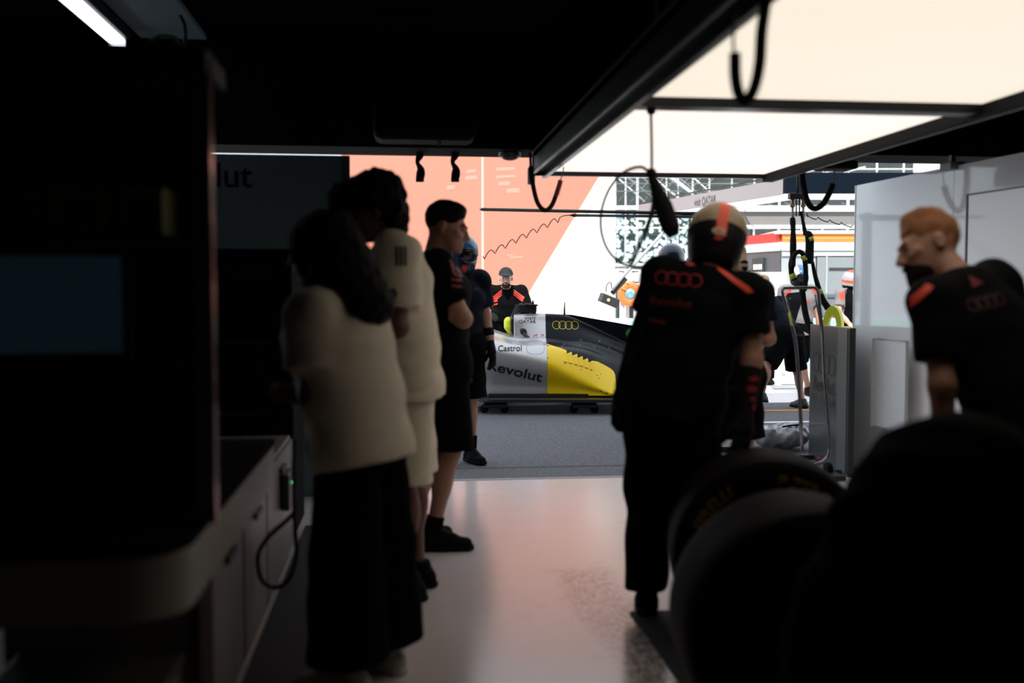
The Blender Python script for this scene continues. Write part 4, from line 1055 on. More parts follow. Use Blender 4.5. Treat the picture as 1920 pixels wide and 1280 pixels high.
hb = thing('coupling_block', 'black clamp block holding the brass hose couplings under the canopy', 'bracket', hp(1496, 368))
box_obj('clamp_body', (0, 0, 0), (.16, .06, .05), BLACKM, hb, None, .006)
tube('support_rod', [(0, 0, 0), P(1496, 300, hd_) - Vector(hb.location)], .012, BLACKM, hb, 8)
for x in (1493, 1499): tube('thin_hose', [H_(hb, x, 370), H_(hb, x, 405)], .006, CABLE, hb, 6)
# grey sign panel with dark emblem and lettering
sL, sR = P(1519, HOR, 7.9), P(1592, HOR, 7.0); sL.z = sR.z = 0
su = (sR - sL).normalized(); sW = (sR - sL).length; sn = Vector((su.y, -su.x, 0))
if sn.dot(FWD) > 0: sn = -sn
SR_ = Matrix((su, -sn, Vector((0, 0, 1)))).transposed()
sg = thing('sign_panel', 'low grey board with dark ring emblem and lettering running up to the white partition', 'panel', sL)
zt = 1.055
SGM = mat('sign_grey', (.055, .064, .068), .30, coat=.2, nvar=.03)
box_obj('board', SR_ @ Vector((sW / 2, .03, zt / 2)), (sW, .05, zt), SGM, sg, SR_, .004)
box_obj('edge_trim', SR_ @ Vector((sW + .006, .025, zt / 2)), (.012, .04, zt), mat('trim_dark_grey', (.03, .032, .034), .35), sg, SR_)
box_obj('pale_strip', SR_ @ Vector((sW - .12, .003, zt / 2)), (.20, .008, zt - .02), mat('trim_mid_grey', (.10, .11, .112), .35), sg, SR_)
LET = mat('sign_dark_print', (.010, .013, .016), .5)
rb_ = rings_bm(.53, thick=.14)
decal('emblem', rb_, SR_ @ Vector((sW * .40, .004, CAM_H - (682 - HOR) * 7.55 / FPX)), su, (0, 0, 1), LET, sg, None, .002)
decal('lettering', text_bm('Revolut', width=.50, bold=.012), SR_ @ Vector((sW * .40, .004, CAM_H - (722 - HOR) * 7.55 / FPX)), su, (0, 0, 1), LET, sg, None, .002)
decal('lettering', text_bm('F 1   T E A M', width=.52), SR_ @ Vector((sW * .40, .004, CAM_H - (752 - HOR) * 7.55 / FPX)), su, (0, 0, 1), LET, sg, None, .002)
for x in (.12, sW - .12): box_obj('foot', SR_ @ Vector((x, .06, .015)), (.05, .3, .03), BLACKM, sg, SR_)
# lime foam arch behind the sign
la = thing('foam_arch', 'bright lime foam arch standing above the grey board by the partition', 'pad', P(1562, 611, 8.1), VIEW_RZ + math.radians(-25))
ak = 8.1 / FPX
bm = bmesh.new()
outer = []; inner = []
for i in range(21):
    a = math.pi * i / 20
    outer.append((math.cos(a) * 17 * ak, math.sin(a) * 40 * ak - 2 * ak)); inner.append((math.cos(a) * 8 * ak, math.sin(a) * 22 * ak - 2 * ak))
prof = outer + inner[::-1]
vs = [bm.verts.new((x, -.07, z)) for x, z in prof]
f0 = [bm.faces.new((vs[i], vs[i + 1], vs[40 - i], vs[41 - i])) for i in range(20)]
r = bmesh.ops.extrude_face_region(bm, geom=f0)
for gq in r['geom']:
    if isinstance(gq, bmesh.types.BMVert): gq.co.y += .17
bmesh.ops.bevel(bm, geom=[e for e in bm.edges if len(e.link_faces) == 2 and e.calc_face_angle(0) > 1.2], offset=.008, segments=2, affect='EDGES')
link('arch_pad', bm_mesh('arch', bm), LIME, la)
box_obj('base_pad', (0.02, .02, -.02), (.22, .2, .03), LIME, la)
lst = thing('equipment_case', 'low dark case behind the grey board carrying the lime foam arch', 'case', G(1572, 8.12), VIEW_RZ)
box_obj('case_body', (0.05, 0, (P(1562, 617, 8.1).z) / 2), (.36, .30, P(1562, 617, 8.1).z), mat('case_dark', (.02, .022, .024), .5), lst, None, .01)
# bent tube trolley
td = 6.95
tr = thing('hand_trolley', 'bent steel tube trolley frame standing before the grey sign board', 'trolley', G(1515, td))
TL = Vector(tr.location)
def tp(x, y, dd=0): return P(x, y, td + dd) - TL
TUB = mat('dark_chrome', (.20, .20, .21), .18, metal=.9)
tube('tube_frame', [tp(1504, 845), tp(1501, 790)] + catmull([tp(1499, 740), tp(1491, 640), tp(1470, 560)], 4) + catmull([tp(1467, 548), tp(1468, 541), tp(1476, 540)], 4) + [tp(1524, 539)] + catmull([tp(1529, 540), tp(1534, 547)], 4) + [tp(1543, 625)] + catmull([tp(1546, 700), tp(1554, 800), tp(1555, 846), tp(1546, 862), tp(1530, 870), tp(1510, 874, -.03)], 6), .0115, TUB, tr, 10)
tube('inner_tube', catmull([tp(1474, 556, .03), tp(1486, 610, .03), tp(1495, 650, .03), tp(1504, 800, .03)], 5), .007, TUB, tr, 8)
tube('inner_tube', catmull([tp(1528, 552, .03), tp(1538, 610, .03), tp(1548, 700, .03), tp(1556, 830, .03)], 5), .007, TUB, tr, 8)
tube('lime_strap', [tp(1480, 585, -.015), tp(1485, 610, -.015)], .009, LIMET, tr, 8)
tube('red_rod', [tp(1533, 857, .03), tp(1544, 862, .03)], .006, REDC, tr, 6)
box_obj('foot_plate', tp(1530, 868, .04) * Vector((1, 1, 0)) + Vector((0, 0, .02)), (.34, .22, .03), BLACKM, tr)
for x in (1505, 1553):
    bm = bmesh.new(); c = tp(x, 850, .12); c.z = .05
    lathe_bm(bm, [(.012, -.02), (.045, -.02), (.05, -.012), (.05, .012), (.045, .02), (.012, .02)], 20, Matrix.Translation(c) @ Matrix.Rotation(math.radians(90), 4, 'Z')); link('wheel', bm_mesh('w', bm), BLACKP, tr)
# plastic-wrapped bundle on the lane
pb = thing('wrapped_bundle', 'grey plastic wrapped bundle lying on the lane behind the tyre', 'bag', G(1468, 8.3), VIEW_RZ)
bk = 8.3 / FPX
def crump(X, Y, Z): return .010 * (np.sin(31 * X + 17 * Z) * np.sin(27 * Y + 23 * Z + 1) + .7 * np.sin(63 * X - 40 * Z) * np.sin(50 * Y + 9))
grown('wrapped_body', [ell((0, 0, .10), (.24, .20, .10), k=.03), ell((-.12, -.06, .12), (.12, .12, .10), k=.04), ell((.10, .03, .13), (.13, .14, .08), k=.04)], .012, mat('grey_plastic', (.30, .32, .335), .22, coat=.3, nscale=14, nvar=.35), pb, crump, [((0, 0, .004), (0, 0, -1)), ((0, 0, .20), (-.12, 0, 1))])
tube('tie_strap', [(-.02, -.12, .195), (.06, -.10, .205), (.14, -.05, .205)], .008, BLACKP, pb, 8)

# ------------------------------------------------------------------ tyres
RUB = mat('tyre_rubber', (.0025, .0025, .0027), .7, spec=.05, bump=.12, bscale=90)
RUBT = mat('tyre_tread', (.0055, .0042, .004), .65, spec=.07, bump=.2, bscale=60)
YEL = mat('tyre_yellow', (.16, .10, .003), .6)
def tyre(label, loc, rz, words, R=.36, Wd=.36, group=None):
    t = thing('racing_slick', label, 'tyre', (loc[0], loc[1], 0), rz, group)
    h = Wd / 2; M = Matrix.Translation((0, 0, R))
    bm = bmesh.new(); lathe_bm(bm, [(.235, -h * .80), (.25, -h * .93), (.285, -h), (.325, -h * .97), (.348, -h * .86)], 72, M); so = link('sidewall', bm_mesh('s', bm), RUB, t)
    bm = bmesh.new(); lathe_bm(bm, [(.348, -h * .86), (.357, -h * .72), (.36, -h * .4), (.36, h * .4), (.357, h * .72), (.348, h * .86)], 72, M); link('tread', bm_mesh('s', bm), RUBT, t)
    bm = bmesh.new(); lathe_bm(bm, [(.348, h * .86), (.325, h * .97), (.285, h), (.25, h * .93), (.235, h * .80)], 72, M); link('sidewall', bm_mesh('s', bm), RUB, t)
    bm = bmesh.new(); lathe_bm(bm, [(.06, -h * .55), (.20, -h * .62), (.232, -h * .74), (.240, -h * .84), (.234, -h * .6), (.234, h * .8), (.2, h * .6), (.06, h * .5)], 60, M); rm = link('rim', bm_mesh('s', bm), mat('rim_cover_dark', (.006, .006, .0065), .45, spec=.2), t)
    bm = bmesh.new(); lathe_bm(bm, [(.001, -h * .70), (.045, -h * .70), (.055, -h * .6), (.06, -h * .5)], 24, M); link('wheel_nut', bm_mesh('s', bm), mat('nut_metal', (.01, .01, .01), .5), rm)
    for (txt, a0, ht) in words:
        tb = text_bm(txt, height=ht, bold=.03, italic=.15); rr0 = .262
        bmesh.ops.recalc_face_normals(tb, faces=tb.faces[:])
        refine(tb, .02)
        for v in tb.verts:
            a = math.radians(a0) - v.co.x / (rr0 + ht / 2); r_ = rr0 + ht / 2 + v.co.y
            pr = [(.235, -h * .80), (.25, -h * .93), (.285, -h), (.325, -h * .97), (.348, -h * .86)]
            yy = -h
            for (ra, ya), (rb, yb) in zip(pr, pr[1:]):
                if ra <= r_ <= rb: yy = ya + (yb - ya) * (r_ - ra) / (rb - ra)
            v.co = Vector((r_ * math.cos(a), yy - .003, R + r_ * math.sin(a)))
        me = bpy.data.meshes.new('letters'); tb.to_mesh(me); tb.free(); link('lettering', me, YEL, so)
    return t
ty = tyre('racing tyre with yellow sidewall lettering held upright by the helmeted mechanic', G(1442, 3.66), VIEW_RZ + math.radians(-6), (('PIRELLI', 140, .045), ('P ZERO', 68, .045)))
ty2 = tyre('plain black racing tyre standing closest to the camera at the bottom of the picture', G(1508, 2.84), VIEW_RZ + math.radians(2), ())
# dark covered trolley at bottom right
ct = thing('covered_trolley', 'black cloth covered trolley at bottom right below the red-haired man', 'trolley', G(1795, 2.15), VIEW_RZ)
grown('cover', [cap((.0, .05, .5), (.0, .05, .80), .17, .14, .08, w=(1, 0, 0), f=1.75), cap((-.02, 0, .22), (.0, .0, .6), .22, .18, .08, w=(1, 0, 0), f=1.8), ell((.03, .05, .88), (.20, .18, .16), k=.08)], .012, mat('black_cover_cloth', (.003, .003, .0035), .95, spec=.05), ct, folds(.006), [((0, 0, .07), (0, 0, -1))])
for x in (-.25, .25):
    for y in (-.12, .14):
        bm = bmesh.new(); lathe_bm(bm, [(.008, -.015), (.045, -.015), (.05, 0), (.045, .015), (.008, .015)], 18, Matrix.Translation((x, y, .05)) @ Matrix.Rotation(math.radians(90), 4, 'Z')); link('caster', bm_mesh('c', bm), BLACKP, ct)
        box_obj('caster_fork', (x + .03, y, .075), (.012, .03, .06), BLACKM, ct)
# ------------------------------------------------------------------ the single seater, nose to the picture's left, on a low dolly
CDN, CDC = 10.7, 11.5
c0_ = P(1022, HOR, CDC); c0_.z = 0
car = thing('racing_car', 'silver black and yellow open wheel racing car without wheels on a low dolly', 'car', c0_, VIEW_RZ)
kn, kc = CDN / FPX, CDC / FPX
def zn(py): return CAM_H - (py - HOR) * kn           # height of a point on the near flank
def zc(py): return CAM_H - (py - HOR) * kc           # height of a point on the centre line
def X(px, k=None): return (px - 1022) * (k or (kn * .8 + kc * .2))
SILV = mat('silver_paint', (.56, .54, .545), .30, metal=.5, coat=.15, nvar=.02)
BLKC = mat('car_black', (.004, .006, .010), .26, spec=.14)
YELC = mat('car_yellow', (.95, .62, .003), .32, spec=.4, nvar=.02)
CARB = mat('carbon_dark', (.010, .011, .013), .4)
DEC = mat('car_letter_black', (.008, .008, .010), .45)
def loft(name, stations, mats, split=None, nx=10, ny=8, parent=None, both=True, flat_lo=False):
    """stations: (x, [(halfwidth, z), ...]); catmull in both directions; mirrored"""
    prof = []
    for x, pts in stations:
        c = catmull([Vector((w, z, 0)) for w, z in pts], ny); prof.append((x, c))
    M_ = len(prof[0][1]); rows = []
    xs = [p[0] for p in prof]
    lines = [catmull([Vector((prof[i][0], prof[i][1][j].x, prof[i][1][j].y)) for i in range(len(prof))], nx) for j in range(M_)]
    N = len(lines[0]); V = []; F = []
    for sgn in ((-1, 1) if both else (-1,)):
        b = len(V)
        for i in range(N):
            for j in range(M_):
                q = lines[j][i]; V.append((q.x, sgn * max(0, q.y), q.z))
        for i in range(N - 1):
            for j in range(M_ - 1):
                f = (b + i * M_ + j, b + i * M_ + j + 1, b + (i + 1) * M_ + j + 1, b + (i + 1) * M_ + j)
                F.append(f if sgn > 0 else f[::-1])
        # end caps to the centre plane
        for i, fl in ((0, 1), (N - 1, 0)):
            n0 = len(V)
            for j in range(M_): V.append((lines[j][i].x, 0, lines[j][i].z))
            for j in range(M_ - 1):
                f = (b + i * M_ + j, b + i * M_ + j + 1, n0 + j + 1, n0 + j)
                F.append(f if (fl ^ (sgn > 0)) else f[::-1])
    me = np_mesh(name, V, F, True)
    for m in mats: me.materials.append(m)
    if split is not None:
        me.polygons.foreach_set('material_index', np.array([1 if np.mean([V[v][0] for v in f]) > split else 0 for f in F], dtype=np.int32))
    bm = bmesh.new(); bm.from_mesh(me); bmesh.ops.remove_doubles(bm, verts=bm.verts[:], dist=1e-4); bm.to_mesh(me); bm.free()
    return link(name, me, None, parent or car)
zb = zn(743)
def oz(z): return z * .981 - .151
# side bodywork: floor edge -> undercut -> bulge -> flank -> shoulder -> inner top -> centre
def sec(x, wb, wu, zu, wg_, zg, wf, zf, ws, zs, wt, zt, ztc):
    return (x, [(wb, zb), (wu, zu), (wg_, zg), (wf, zf), (ws, zs), (wt, zt), (0, ztc)])
sp_ = loft('sidepod', [
    sec(X(800), .28, .30, oz(.40), .34, oz(.62), .34, oz(.80), .31, oz(.97), .22, oz(1.02), oz(1.03)),
    sec(X(868), .48, .50, oz(.46), .60, oz(.70), .58, oz(.86), .40, oz(1.01), .28, oz(1.06), oz(1.06)),
    sec(X(905), .64, .66, oz(.50), .80, oz(.80), .72, oz(.93), .45, oz(1.02), .32, oz(1.055), oz(1.055)),
    sec(X(960), .66, .67, oz(.48), .82, oz(.765), .70, oz(.90), .42, zc(636), .31, zc(630), zc(629)),
    sec(0.0, .68, .69, oz(.46), .81, zn(684), .66, oz(.87), .42, zc(638), .30, zc(630), zc(628)),
    sec(X(1060), .72, .73, oz(.44), .80, zn(700), .64, oz(.82), .42, zc(641), .28, zc(634), zc(630)),
    sec(X(1105), .78, .775, oz(.40), .80, zn(720), .60, oz(.76), .40, zc(649), .26, zc(638), zc(634)),
    sec(X(1150), .80, .79, oz(.37), .79, zn(739), .52, oz(.64), .36, zc(664), .22, zc(650), zc(646)),
    sec(X(1200), .70, .69, oz(.37), .66, oz(.40), .44, oz(.56), .30, zc(680), .18, zc(668), zc(662)),
    sec(X(1290), .40, .39, oz(.36), .36, oz(.42), .28, oz(.52), .18, oz(.62), .10, oz(.66), oz(.68))],
    (SILV, BLKC), 0.0, 8, 6)
# engine cover from the airbox back
def ec(x, w0, z0, w1, z1, w2, z2, zr): return (x, [(w0, z0), (w1, z1), (w2, z2), (w2 * .72, zr - .012), (0, zr)])
en = loft('engine_cover', [
    ec(X(963.5, kc), .19, zc(636), .175, zc(614), .165, zc(598), zc(588)),
    ec(X(985, kc), .24, zc(638), .20, zc(618), .165, zc(600), zc(587)),
    ec(0.0, .30, zc(640), .23, zc(620), .155, zc(602), zc(587.5)),
    ec(X(1060, kc), .31, zc(642), .24, zc(626), .135, zc(606), zc(590.5)),
    ec(X(1100, kc), .29, zc(650), .22, zc(635), .11, zc(619), zc(605)),
    ec(X(1140, kc), .24, zc(658), .19, zc(647), .09, zc(635), zc(624)),
    ec(X(1185, kc), .19, zc(668), .15, zc(660), .08, zc(651), zc(643)),
    ec(X(1270, kc), .12, zc(680), .10, zc(676), .06, zc(670), zc(664))],
    (SILV, BLKC), 0.0, 8, 6)
# monocoque, nose
loft('nose', [
    (X(330), [(.05, oz(.42)), (.09, oz(.46)), (.08, oz(.52)), (0, oz(.54))]), (X(420), [(.08, oz(.42)), (.13, oz(.52)), (.11, oz(.60)), (0, oz(.63))]), (X(560), [(.14, oz(.40)), (.20, oz(.60)), (.17, oz(.74)), (0, oz(.78))]),
    (X(700), [(.20, oz(.38)), (.26, oz(.66)), (.22, oz(.86)), (0, oz(.92))]), (X(810), [(.26, oz(.36)), (.33, oz(.72)), (.28, oz(.94)), (0, oz(1.0))])], (SILV,), None, 6, 5)
# floor edge and plank
FLR = mat('floor_dark_gloss', (.012, .016, .020), .25, coat=.3)
prism('floor_board', [(X(845), -.55, .125), (X(905), -.88, .125), (X(1150), -.90, .125), (X(1200), -.80, .125), (X(1290), -.55, .125), (X(1290), .55, .125), (X(1200), .80, .125), (X(1150), .90, .125), (X(905), .88, .125), (X(845), .55, .125)], (0, 0, .022), FLR, car)
box_obj('plank', (X(1050), 0, .112), (X(1250) - X(800), .34, .02), CARB, car)
prism('floor_edge_wing', [(X(915), -.93, .15), (X(1150), -.95, .15), (X(1165), -.93, .18), (X(1165), -.86, .185), (X(1140), -.86, .16), (X(915), -.86, .16)], (0, 0, .012), FLR, car)
box_obj('floor_rail', (X(1030), -.75, zb - .005), (X(1150) - X(915), .06, .05), CARB, car)
# shark fin
fin = [(X(1046, kc), zc(588.5)), (X(1073, kc), zc(590)), (X(1118, kc), zc(598)), (X(1186, kc), zc(610)), (X(1290, kc), zc(622)), (X(1290, kc), zc(675)), (X(1185, kc), zc(650)), (X(1100, kc), zc(612))]
prism('shark_fin', [(x, -.008, z) for x, z in fin], (0, .016, 0), BLKC, car)
# airbox: lime blanking cover with black lip, and handles
def q(px, py, y=0.0): return Vector((X(px, kc), y, zc(py)))
bm = bmesh.new()
grown('airbox_cover', [cap(q(953, 602, -.0), q(953, 612, -.0), .05, .05, .02, w=(0, 1, 0), f=2.6), cap(q(956, 604), q(957, 620), .045, .04, .03, w=(0, 1, 0), f=2.4)], .012, LIME, car)
grown('airbox_lip', [cap(q(961, 599), q(961, 616), .055, .05, .02, w=(0, 1, 0), f=2.7, clips=[clip_plane(q(964, 600), (1, 0, 0)), clip_plane(q(957.5, 600), (-1, 0, 0))])], .010, CARB, car)
# camera pod / black device on the roll hoop
cmr = box_obj('camera_pod', q(989, 578), (.21, .17, .10), CARB, car, Matrix.Rotation(math.radians(4), 3, 'Y'), .014)
box_obj('pod_wing', q(996, 571), (.15, .36, .016), CARB, cmr, Matrix.Rotation(math.radians(4), 3, 'Y'), .003)
for px, py, hh in ((983, 566, .09), (999, 566, .07)):
    prism('pod_winglet', [q(px - 3, py + 6, -.05), q(px + 3, py + 6, -.05), q(px + 1, py - 3, -.05), q(px - 1, py - 3, -.05)], (0, .02, 0), CARB, cmr)
box_obj('pod_foot', q(984, 586), (.10, .05, .06), CARB, cmr)
prism('fan_duct', [q(956, 596, -.07), q(965, 599, -.07), q(975, 574, -.07), q(968, 570, -.07)], (0, .10, 0), mat('duct_grey_blue', (.05, .065, .07), .35), car)
tube('antenna', [q(1058.5, 590), q(1058.5, 577), q(1059, 566)], lambda t: .012 - .007 * t, CARB, car, 8)
# cockpit details
grown('cockpit_pad', [cap(q(905, 626, -.20), q(945, 632, -.22), .035, .03, .02), cap(q(905, 626, .20), q(945, 632, .22), .035, .03, .02), cap(q(945, 632, -.22), q(945, 632, .22), .03, .03, .02)], .012, mat('cockpit_yellow', (.70, .62, .03), .5), car)
tube('intake_bead', catmull([q(976, 616, -.215), q(980, 619, -.225), q(984, 626, -.25), q(990, 632, -.28)], 5), .022, CARB, car, 10)
bmi = bmesh.new(); lathe_bm(bmi, [(.010, -.02), (.034, -.02), (.038, .0), (.034, .03), (.001, .03)], 20, Matrix.Translation(q(981, 620, -.235))); link('cooling_intake', bm_mesh('c', bmi), CARB, car)
# yellow louvred panel following the sidepod
bvh_s = bvh_of(sp_); bvh_e = bvh_of(en)
def sxz(px, py): return (X(px), zn(py))
O = Vector((0, -1.2, 0))
gills_x = [1059, 1068.7, 1079, 1089, 1099.2]
gills_t = [658.6, 661.2, 665, 669.2, 673.2]
gills_b = [664.5, 668.5, 673, 677, 682]
outline = [(1022.2, 646.6), (1049, 654.4)]
for gx, gt_, gb in zip(gills_x, gills_t, gills_b): outline += [(gx, gt_), (gx, gb)]
outline += [(1107.5, 678.3), (1113, 679.2), (1118, 680.2), (1132, 687.5), (1143, 694), (1149, 699.5), (1151.3, 706), (1151.3, 742.2), (1022.2, 742.4)]
pts = [sxz(a, b) for a, b in outline]
yp = decal('yellow_panel', poly_bm(pts), O, (1, 0, 0), (0, 0, 1), YELC, car, bvh_s, .008, .02, 1.2)
yb = bvh_of(yp)
def onpod(px, py, off=.0):
    x, z = sxz(px, py); h = bvh_s.ray_cast(Vector((x, -2, z)), Vector((0, 1, 0)), 4)
    return h[0] + Vector((0, -off, 0)) if h[0] else Vector((x, -.6, z))
gx2 = [1049.5] + gills_x
for i in range(6):
    xl = gx2[i] + .8; xr = (gills_x + [1108])[i] if i < 5 else 1107.6
    top = (gills_t + [678.5])[i] + 1.5; bot = [679, 681.2, 684, 687, 690.5, 694][i]; tl_ = top + 4.5
    a, b, c, d = onpod(xl, tl_, .006), onpod(xr, top, .006), onpod(xr, bot, .006), onpod(xl, bot - 1, .006)
    bo_ = Vector((0, -.032, 0)); bm = bmesh.new()
    v = [bm.verts.new(p) for p in (a, b, c, d)]; e = [bm.verts.new(b + bo_), bm.verts.new(c + bo_ * .8)]
    bm.faces.new((v[0], e[0], e[1], v[3])); bm.faces.new((v[0], v[1], e[0])); bm.faces.new((v[3], e[1], v[2])); bm.faces.new((e[0], v[1], v[2], e[1])); bm.faces.new((v[0], v[3], v[2], v[1]))
    lv = link('louvre', bm_mesh('louvre', bm), YELC, car)
    s1_, s2_ = onpod(xr + .3, top + 2, .007), onpod(xr + .3, bot - 1, .007)
    s3, s4 = onpod(xr + 1.6, bot - 1.5, .007), onpod(xr + 1.6, top + 3.5, .007)
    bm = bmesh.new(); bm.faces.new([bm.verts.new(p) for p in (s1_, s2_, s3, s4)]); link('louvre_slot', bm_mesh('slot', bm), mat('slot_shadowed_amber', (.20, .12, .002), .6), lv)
# rivets
RIV = mat('rivet_dark', (.02, .02, .02), .4); RIVL = mat('rivet_pale', (.5, .52, .55), .3)
bm = bmesh.new()
for px, py in ((1023, 671), (1054, 682.5), (1084.6, 693.8), (1114.7, 704.8), (1122, 703), (1118.3, 710.3), (1133.6, 740)):
    bmesh.ops.create_uvsphere(bm, u_segments=8, v_segments=6, radius=.006, matrix=Matrix.Translation(onpod(px, py, .006)))
link('rivet_set', bm_mesh('r', bm, True), RIV, yp)
# black rear flank keeps pale rivets
bm = bmesh.new()
for px, py in ((1023, 644.5), (1051, 652), (1056, 648.5), (1087, 651), (1115, 655), (1146, 657.5), (1090.5, 642.5), (1121.5, 641)):
    bmesh.ops.create_uvsphere(bm, u_segments=8, v_segments=6, radius=.006, matrix=Matrix.Translation(onpod(px, py, .003)))
link('rivet_set', bm_mesh('r', bm, True), RIVL, sp_)
# lettering and emblems
def lay(name, bm, px, py, m, par, bv, ang=0.0, k=None, shx=0.0, off=.006):
    a = math.radians(ang)
    x, z = ((px - 1022) * (k or kn), CAM_H - (py - HOR) * (k or kn))
    u = Vector((math.cos(a), 0, math.sin(a))); v = Vector((-math.sin(a) + shx, 0, math.cos(a)))
    return decal(name, bm, Vector((x, -1.2, z)), u, v, m, par, bv, off, .02, 1.2)
lay('lettering', text_bm('Revolut', width=106 * kn, height=19.5 * kn, bold=.016), 961.5, 697, DEC, sp_, bvh_s, -13.5)
lay('lettering', text_bm('Castrol', width=44.5 * kn, height=10.6 * kn, bold=.012), 951.5, 652.8, DEC, sp_, bvh_s, 0)
kq = (kn + 3 * kc) / 4
lay('lettering', text_bm('visit', width=21.5 * kq, height=6.0 * kq), 993, 595.6, DEC, en, bvh_e, 0, kq)
lay('lettering', text_bm('QATAR', width=32 * kq, height=7.0 * kq, bold=.006), 988, 603.2, DEC, en, bvh_e, -1, kq)
lay('emblem', rings_bm(50.5 * kq, thick=.11), 1060, 609.6, mat('emblem_yellow', (.75, .55, .02), .4), en, bvh_e, -1, kq)
lay('red_script', text_bm('G', height=7.5 * kq, italic=.3), 1003, 630, REDC, en, bvh_e, 0, kq); lay('red_script', text_bm('T', height=6 * kq, italic=.3), 1016, 629.5, REDC, en, bvh_e, 0, kq)
hb_ = []
ring = bmesh.new()
for kk in range(40):
    t0, t1 = 2 * math.pi * kk / 40, 2 * math.pi * (kk + 1) / 40
    f = lambda t, r: ring.verts.new((math.copysign(abs(math.cos(t)) ** .7, math.cos(t)) * 17 * kn * r, math.copysign(abs(math.sin(t)) ** .7, math.sin(t)) * 11.5 * kn * r, 0))
    ring.faces.new((f(t0, 1), f(t1, 1), f(t1, .97), f(t0, .97)))
lay('hatch_line', ring, 1000, 653, mat('hatch_grey', (.16, .15, .15), .5), sp_, bvh_s, 0, None, 0, .003)
# rear crash structure and wing with small round emblem
box_obj('rear_wing', (X(1310), 0, .81), (.32, .96, .035), CARB, car, Matrix.Rotation(math.radians(12), 3, 'Y'), .01)
for y in (-.49, .49):
    ep = prism('endplate', [(X(1270), y, .88), (X(1340), y, .91), (X(1340), y, .40), (X(1290), y, .40), (X(1275), y, .60)], (0, .012, 0), BLKC, car)
box_obj('wing_pylon', (X(1300), 0, .63), (.12, .03, .42), CARB, car)
rz_e = rings = None
eb = bmesh.new(); 
for kk in range(16):
    a0 = 2 * math.pi * kk / 16; 
    vs_ = [eb.verts.new((0, 0, 0)), eb.verts.new((.045 * math.cos(a0 - .19), .045 * math.sin(a0 - .19), 0)), eb.verts.new((.075 * math.cos(a0), .075 * math.sin(a0), 0)), eb.verts.new((.045 * math.cos(a0 + .19), .045 * math.sin(a0 + .19), 0))]
    eb.faces.new(vs_)
fb_ = prism('fin_board', [(X(1160, kc), -.02, zc(616)), (X(1200, kc), -.02, zc(622)), (X(1200, kc), -.02, zc(640)), (X(1165, kc), -.02, zc(634))], (0, .012, 0), BLKC, car)
decal('sun_emblem', eb, (X(1184, kc), -.022, zc(625)), (1, 0, 0), (0, 0, 1), mat('emblem_green', (.10, .42, .06), .5), fb_, None, .002)
ee = ell_bm(.05, .05); decal('sun_emblem_core', ee, (X(1184, kc), -.022, zc(625)), (1, 0, 0), (0, 0, 1), mat('emblem_core_yellow', (.8, .75, .1), .5), fb_, None, .004)
# rear suspension arms
for (z0_, z1_) in ((.46, .37), (.30, .28)):
    for sg_ in (-1, 1): tube('suspension_arm', [(X(1235), sg_ * .2, z0_), (X(1262), sg_ * .78, z1_)], .016, CARB, car, 8)
for (z0_, z1_) in ((.50, .39), (.29, .28)):
    for sg_ in (-1, 1): tube('suspension_arm', [(X(612), sg_ * .18, z0_), (X(590), sg_ * .80, z1_)], .016, CARB, car, 8)
# low skates under the car
dl = thing('car_dolly', 'low black dolly on small wheels carrying the racing car', 'dolly', c0_, VIEW_RZ)
box_obj('deck', (X(1060), 0, .075), (X(1180) - X(880), .30, .04), BLACKM, dl, None, .006)
for px in (925, 1092):
    box_obj('cross_member', (X(px), 0, .075), (.26, 1.60, .04), BLACKM, dl, None, .006)
for px in (905, 942, 1072, 1110):
    for y in (-.76, .76):
        bm = bmesh.new(); lathe_bm(bm, [(.008, -.03), (.040, -.03), (.046, -.02), (.046, .02), (.040, .03), (.008, .03)], 24, Matrix.Translation((X(px), y, .046))); link('wheel', bm_mesh('w', bm), BLACKP, dl)
        box_obj('wheel_fork', (X(px), y + .045, .055), (.05, .02, .06), BLACKM, dl)
# ------------------------------------------------------------------ people
def root_m(t): return Matrix.Translation(t.location) @ Euler(t.rotation_euler).to_matrix().to_4x4()
CAMP = Vector((0, 0, CAM_H))
def mark(name, t, target, bm, px, py, m, parent=None, off=.003, scale=None, ang=0.0, step=.012):
    """lay a flat shape on a garment; bm in metres if scale is None, else bm units * scale"""
    Mi = root_m(t).inverted(); o = Mi @ CAMP
    ray = (Mi.to_3x3() @ (P(px, py, 1.0) - CAMP)).normalized()
    bv = bvh_of(*target) if isinstance(target, (list, tuple)) else bvh_of(target)
    h = bv.ray_cast(o, ray)
    if h[0] is None: bm.free(); return None
    dist = (h[0] - o).length
    if scale is None: k = dist / FPX
    else: k = scale
    if k != 1.0:
        for v in bm.verts: v.co.x *= k; v.co.y *= k
    A = Mi.to_3x3() @ RC; a = math.radians(ang)
    u = A @ Vector((math.cos(a), math.sin(a), 0)); v = A @ Vector((-math.sin(a), math.cos(a), 0))
    return decal(name, bm, h[0], u, v, m, parent or (target[0] if isinstance(target, (list, tuple)) else target), bv, off, step, .30)
def ppoly(pts):
    cx = sum(p[0] for p in pts) / len(pts); cy = sum(p[1] for p in pts) / len(pts)
    return poly_bm([(x - cx, cy - y) for x, y in pts]), cx, cy
def pmark(name, t, target, pts, m, **kw):
    bm, cx, cy = ppoly(pts); return mark(name, t, target, bm, cx, cy, m, **kw)
VR = math.degrees(VIEW_RZ)
def at(px, d, th): return G(px, d), math.radians(VR + th)
GA, GB_ = 'people watching on the left', 'pit crew at the car and lane'
DIMRED = mat('dim_red_print', (.16, .006, .010), .7)
GREYPR = mat('grey_print', (.06, .065, .07), .7)

